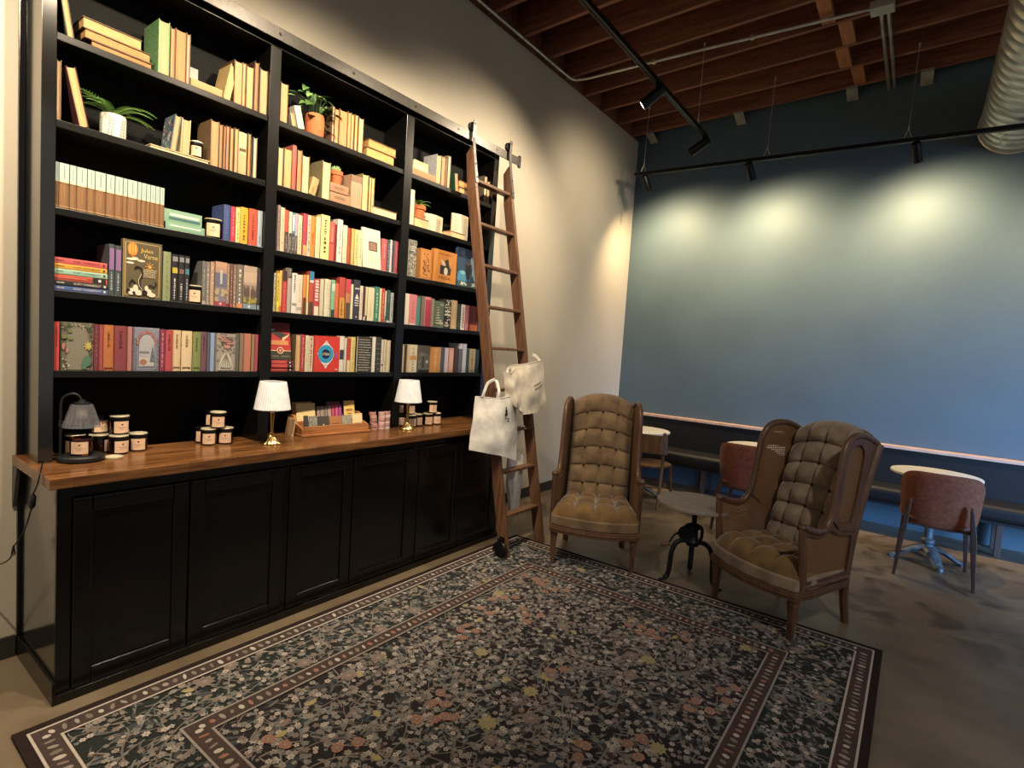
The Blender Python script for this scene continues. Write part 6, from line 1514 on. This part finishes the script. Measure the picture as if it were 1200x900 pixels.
def printrow(u, v, u1, h, c):
    L = []
    while u < u1:
        w = ra.uniform(.016, .03); L.append((u, v, u+w, v+h*ra.uniform(.7, 1), c)); u += w+ra.uniform(.008, .016)
    return L
tote([(.645, 2.155, 1.172), (.765, 2.285, 1.165), (.700, 2.575, 1.180), (.660, 2.105, .792), (.812, 2.325, .745), (.735, 2.58, .667)], 'tote_bag',
     'white cotton tote bag draped over the near side of the ladder', WHITEC, .05, .010, 3,
     [[(.685, 2.185, 1.170), (.690, 2.20, 1.215), (.685, 2.24, 1.27), (.675, 2.325, 1.295)], [(.735, 2.30, 1.165), (.735, 2.31, 1.21), (.70, 2.33, 1.27), (.675, 2.338, 1.29)]],
     [(.59, .20, .65, .30, '#2e2b28'), (.605, .15, .635, .20, '#2e2b28'), (.57, .33, .62, .35, '#3a3632'), (.645, .34, .70, .36, '#3a3632'), (.62, .38, .70, .395, '#4a4642'), (.57, .26, .595, .31, '#2e2b28')])
tote([(.70, 2.475, 1.400), (.735, 2.655, 1.420), (.685, 2.930, 1.455), (.765, 2.565, 1.030), (.775, 2.755, 1.035), (.715, 2.975, 1.085)], 'tote_bag',
     'cream cotton tote bag with two lines of print on the far ladder side', CANVAS, .055, .009, 7,
     [[(.70, 2.86, 1.445), (.685, 2.84, 1.475), (.665, 2.81, 1.49)]],
     printrow(.50, .43, .80, .035, '#6b625a')+printrow(.50, .50, .86, .035, '#6b625a'))
tote([(.70, 2.398, 1.352), (.735, 2.44, 1.345), (.735, 2.50, 1.385), (.715, 2.432, 1.15), (.765, 2.49, 1.09), (.775, 2.575, 1.045)], 'tote_bag',
     'crumpled cream tote bag tucked left of the printed bag', CANVAS, .03, .009, 9, [[(.715, 2.42, 1.345), (.70, 2.45, 1.375), (.695, 2.50, 1.385)]])
mb = MB(); ra2 = random.Random(8)
vs = []; prof = []
def roll(u, v):
    a = 2*PI*u; z = .70-.52*v; r = .052+.012*math.sin(v*4+.5)+.005*math.sin(3*a+v*6)+.003*math.sin(7*a-v*9)
    r *= (1 if v > .06 else .55+v*7.5); r *= (1 if v < .96 else 1-(v-.96)*6)
    return (.628+r*math.cos(a), 2.712+r*1.02*math.sin(a)+.03*v, z+.012*math.sin(a*2+1)*(1-v))
mb.grid(roll, 32, 34, WHITEC, True, True)
o = tag(mb.build('cloth_bag', sharp=0), 'long white cloth bag hanging behind the lower ladder rungs', 'bag', 'cotton tote bags on the ladder')
m = MB(); m.tube(smooth_path([(.628, 2.68, .69), (.64, 2.68, .78), (.672, 2.69, .882), (.69, 2.70, .924), (.712, 2.71, .90)], 5), 1.0, WHITEC, 8, False, .0025, .011, (1, -.3, 0)); m.build('strap', o)

# ------------------------------------------------------------------ track lights
def track(name, label, p0, p1, L):
    t = thing(name, label, 'light track', p0)
    mb = MB(); d = Vector(p1)-Vector(p0)
    if abs(d.y) > abs(d.x): mb.box(-.018, .018, 0, d.y, -.016, .016, BLKMETAL); mb.box(-.018, -.008, 0, d.y, -.020, -.016, BLKMETAL); mb.box(.008, .018, 0, d.y, -.020, -.016, BLKMETAL)
    else: mb.box(0, d.x, -.018, .018, -.016, .016, BLKMETAL); mb.box(0, d.x, -.018, -.008, -.020, -.016, BLKMETAL); mb.box(0, d.x, .008, .018, -.020, -.016, BLKMETAL); mb.box(0, d.x, -.014, .014, .016, .019, flat('#8d8f92', .35, .6, .5, 0))  # pale silver strip on the rail's top paints in a highlight
    mb.build('rail', t)
    if abs(d.x) > abs(d.y): t.rotation_euler = (0, .0175, 0)
    for (x, y) in L:
        zc_ = cz(x); z0 = p0[2]+.016
        m = MB(); a = Vector((x, y, zc_-.0))-Vector(p0); b = Vector((x, y, z0+.10))-Vector(p0)
        m.tube([a, b], .0030, GALV, 6); m.tube([b, b-Vector((0, 0, .022))], .006, GALV, 8)
        al = Vector((0, .03, 0)) if abs(d.y) > abs(d.x) else Vector((.03, 0, 0))
        for s in (-1, 1): m.tube([b-Vector((0, 0, .02)), Vector((x, y, z0))-Vector(p0)+al*s], .0026, GALV, 6)
        m.tube([a, a-Vector((0, 0, .03))], [.010, .005], GALV, 8)
        m.build('hanger_cable', t)
    return t
track('light_track', 'black ceiling track running from the camera towards the back wall', (1.37, -1.6, 3.62), (1.37, 4.40, 3.62), [(1.37, 4.15), (1.37, 1.66), (1.37, -.8)])
track('light_track', 'long black hanging track parallel to the blue wall', (.37, 5.05, 3.592), (8.6, 5.05, 3.592), [(.47, 5.05), (1.765, 5.05), (2.90, 5.05), (4.3, 5.05), (6.2, 5.05)])
track('light_track', 'added short black track carrying the fill spotlight, right of the camera', (4.3, -1.5, 3.62), (4.3, 1.1, 3.62), [(4.3, .9), (4.3, -1.2)])  # added out of view, only to hold the fill spot for the chairs
LENS = emit('lit_lens', (1, .82, .58, 1), 30)
WARM = (1, .82, .58)
def spot(base, aim, label, power, lit=True, size=62, L=.19, r=.040, stem=.05, color=WARM, blend=.85):
    b = Vector(base); d = (Vector(aim)-b).normalized()
    t = thing('track_spotlight', label, 'spotlight', b, 0, 'black cylinder spotlights')
    piv = Vector((0, 0, -.02-stem)); q = Vector((0, 0, 1)).rotation_difference(d).to_matrix().to_4x4()
    mb = MB(); mb.box(-.014, .014, -.03, .03, -.030, -.0205, BLKMETAL); mb.tube([(0, 0, -.03), piv], .008, BLKMETAL, 10); mb.build('mount', t)
    M = Matrix.Translation(piv-d*L*.25) @ q
    mb = MB(); mb.lathe([(0, 0), (r*.94, 0), (r, .004), (r, L), (r*.93, L), (r*.89, L-.018), (0, L-.018)], (0, 0, 0), BLKMETAL, 28, M); h = mb.build('lamp_body', t)
    mb = MB(); mb.lathe([(r*.88, L-.0045), (r*.5, L-.003), (0, L-.0025)], (0, 0, 0), LENS, 24, M); mb.build('lens', h)
    ld = bpy.data.lights.new('spot_beam', 'SPOT'); ld.energy = power; ld.color = color; ld.spot_size = math.radians(size); ld.spot_blend = blend; ld.shadow_soft_size = .03
    lo = bpy.data.objects.new('spot_beam', ld); COL.objects.link(lo); lo.location = b+piv+d*(L*.75+.015); lo.rotation_euler = (-d).to_track_quat('Z', 'Y').to_euler()
KP = 165
for y, ay, lab in ((3.23, 2.95, 'lit black spotlight under the ceiling track, facing the bookcase'), (4.36, 4.55, 'black spotlight at the far end of the ceiling track')):
    spot((1.37, y, 3.62), (.25, ay, 2.75 if y < 4 else 3.1), lab, KP*.8 if y < 4 else KP*.35, True, 112)
for y, ay, lab in ((-.95, -1.0, 'black cylinder spotlight on the ceiling track left of the bookcase'), (.10, .35, 'black cylinder spotlight on the ceiling track before the left bay'), (.85, 1.25, 'black cylinder spotlight on the ceiling track before the middle bay'), (1.62, 2.2, 'black cylinder spotlight on the ceiling track before the right bay')):
    spot((1.37, y, 3.62), (.15, ay, 2.05), lab, KP*(1.9 if y < 0 else 1), True, 118)
KW = 215
for x, lab in ((.50, 'leftmost black spotlight under the track at the blue wall'), (1.61, 'middle black spotlight under the track at the blue wall'), (2.97, 'right black spotlight under the track at the blue wall, before the duct'), (4.5, 'black spotlight under the wall track just right of the duct'), (6.0, 'black spotlight under the wall track far right of the duct')):
    spot((x, 5.05, 3.592-.0175*(x-.37)), (x+.15, 5.66, 2.80), lab, KW, True, 146, .17, .037, .05, (1, .73, .40), 1.0)
spot((4.3, .5, 3.62), (2.45, 2.75, .5), 'added black fill spotlight on the right hand track, brightening the wing chairs', 150, True, 75, .19, .040, .05, (1, .92, .84), 1.0)  # fill lamp added out of view to brighten the wing chairs

# ------------------------------------------------------------------ daylight and ambient
def area(name, loc, aim, sx, sy, e, col):
    ld = bpy.data.lights.new(name, 'AREA'); ld.shape = 'RECTANGLE'; ld.size = sx; ld.size_y = sy; ld.energy = e; ld.color = col
    o = bpy.data.objects.new(name, ld); COL.objects.link(o); o.location = loc; o.rotation_euler = (Vector(loc)-Vector(aim)).to_track_quat('Z', 'Y').to_euler(); return o
area('window_daylight', (8.0, 2.5, 1.2), (4.4, 5.86, .55), 2.4, 1.8, 112, (.23, .50, 1.0)).data.spread = math.radians(60)
w = bpy.data.worlds.new('World'); SC.world = w; w.use_nodes = True
bg = w.node_tree.nodes['Background']; bg.inputs[0].default_value = (1.0, .94, .88, 1); bg.inputs[1].default_value = .34

# ------------------------------------------------------------------ camera
cam = bpy.data.cameras.new('Camera'); cam.sensor_fit = 'HORIZONTAL'; cam.sensor_width = 36; cam.lens = 641.0896/1200*36; cam.clip_start = .05
co = bpy.data.objects.new('Camera', cam); COL.objects.link(co)
F = Vector((-0.59186105, 0.80339353, -0.06526351)); Rr = Vector((0.8008124, 0.5952984, 0.0657215)); Uu = Vector((-0.09165149, 0.01336583, 0.99570144))
M = Matrix.Identity(4)
for i in range(3): M[i][0] = Rr[i]; M[i][1] = Uu[i]; M[i][2] = -F[i]
M.translation = Vector((3.15574704, -0.82391112, 1.53149943)); co.matrix_world = M
SC.camera = co
vs_ = SC.view_settings; vs_.view_transform = 'Standard'; vs_.look = 'None'; vs_.exposure = 0; vs_.gamma = 1; vs_.use_curve_mapping = False
SC.cycles.caustics_reflective = False
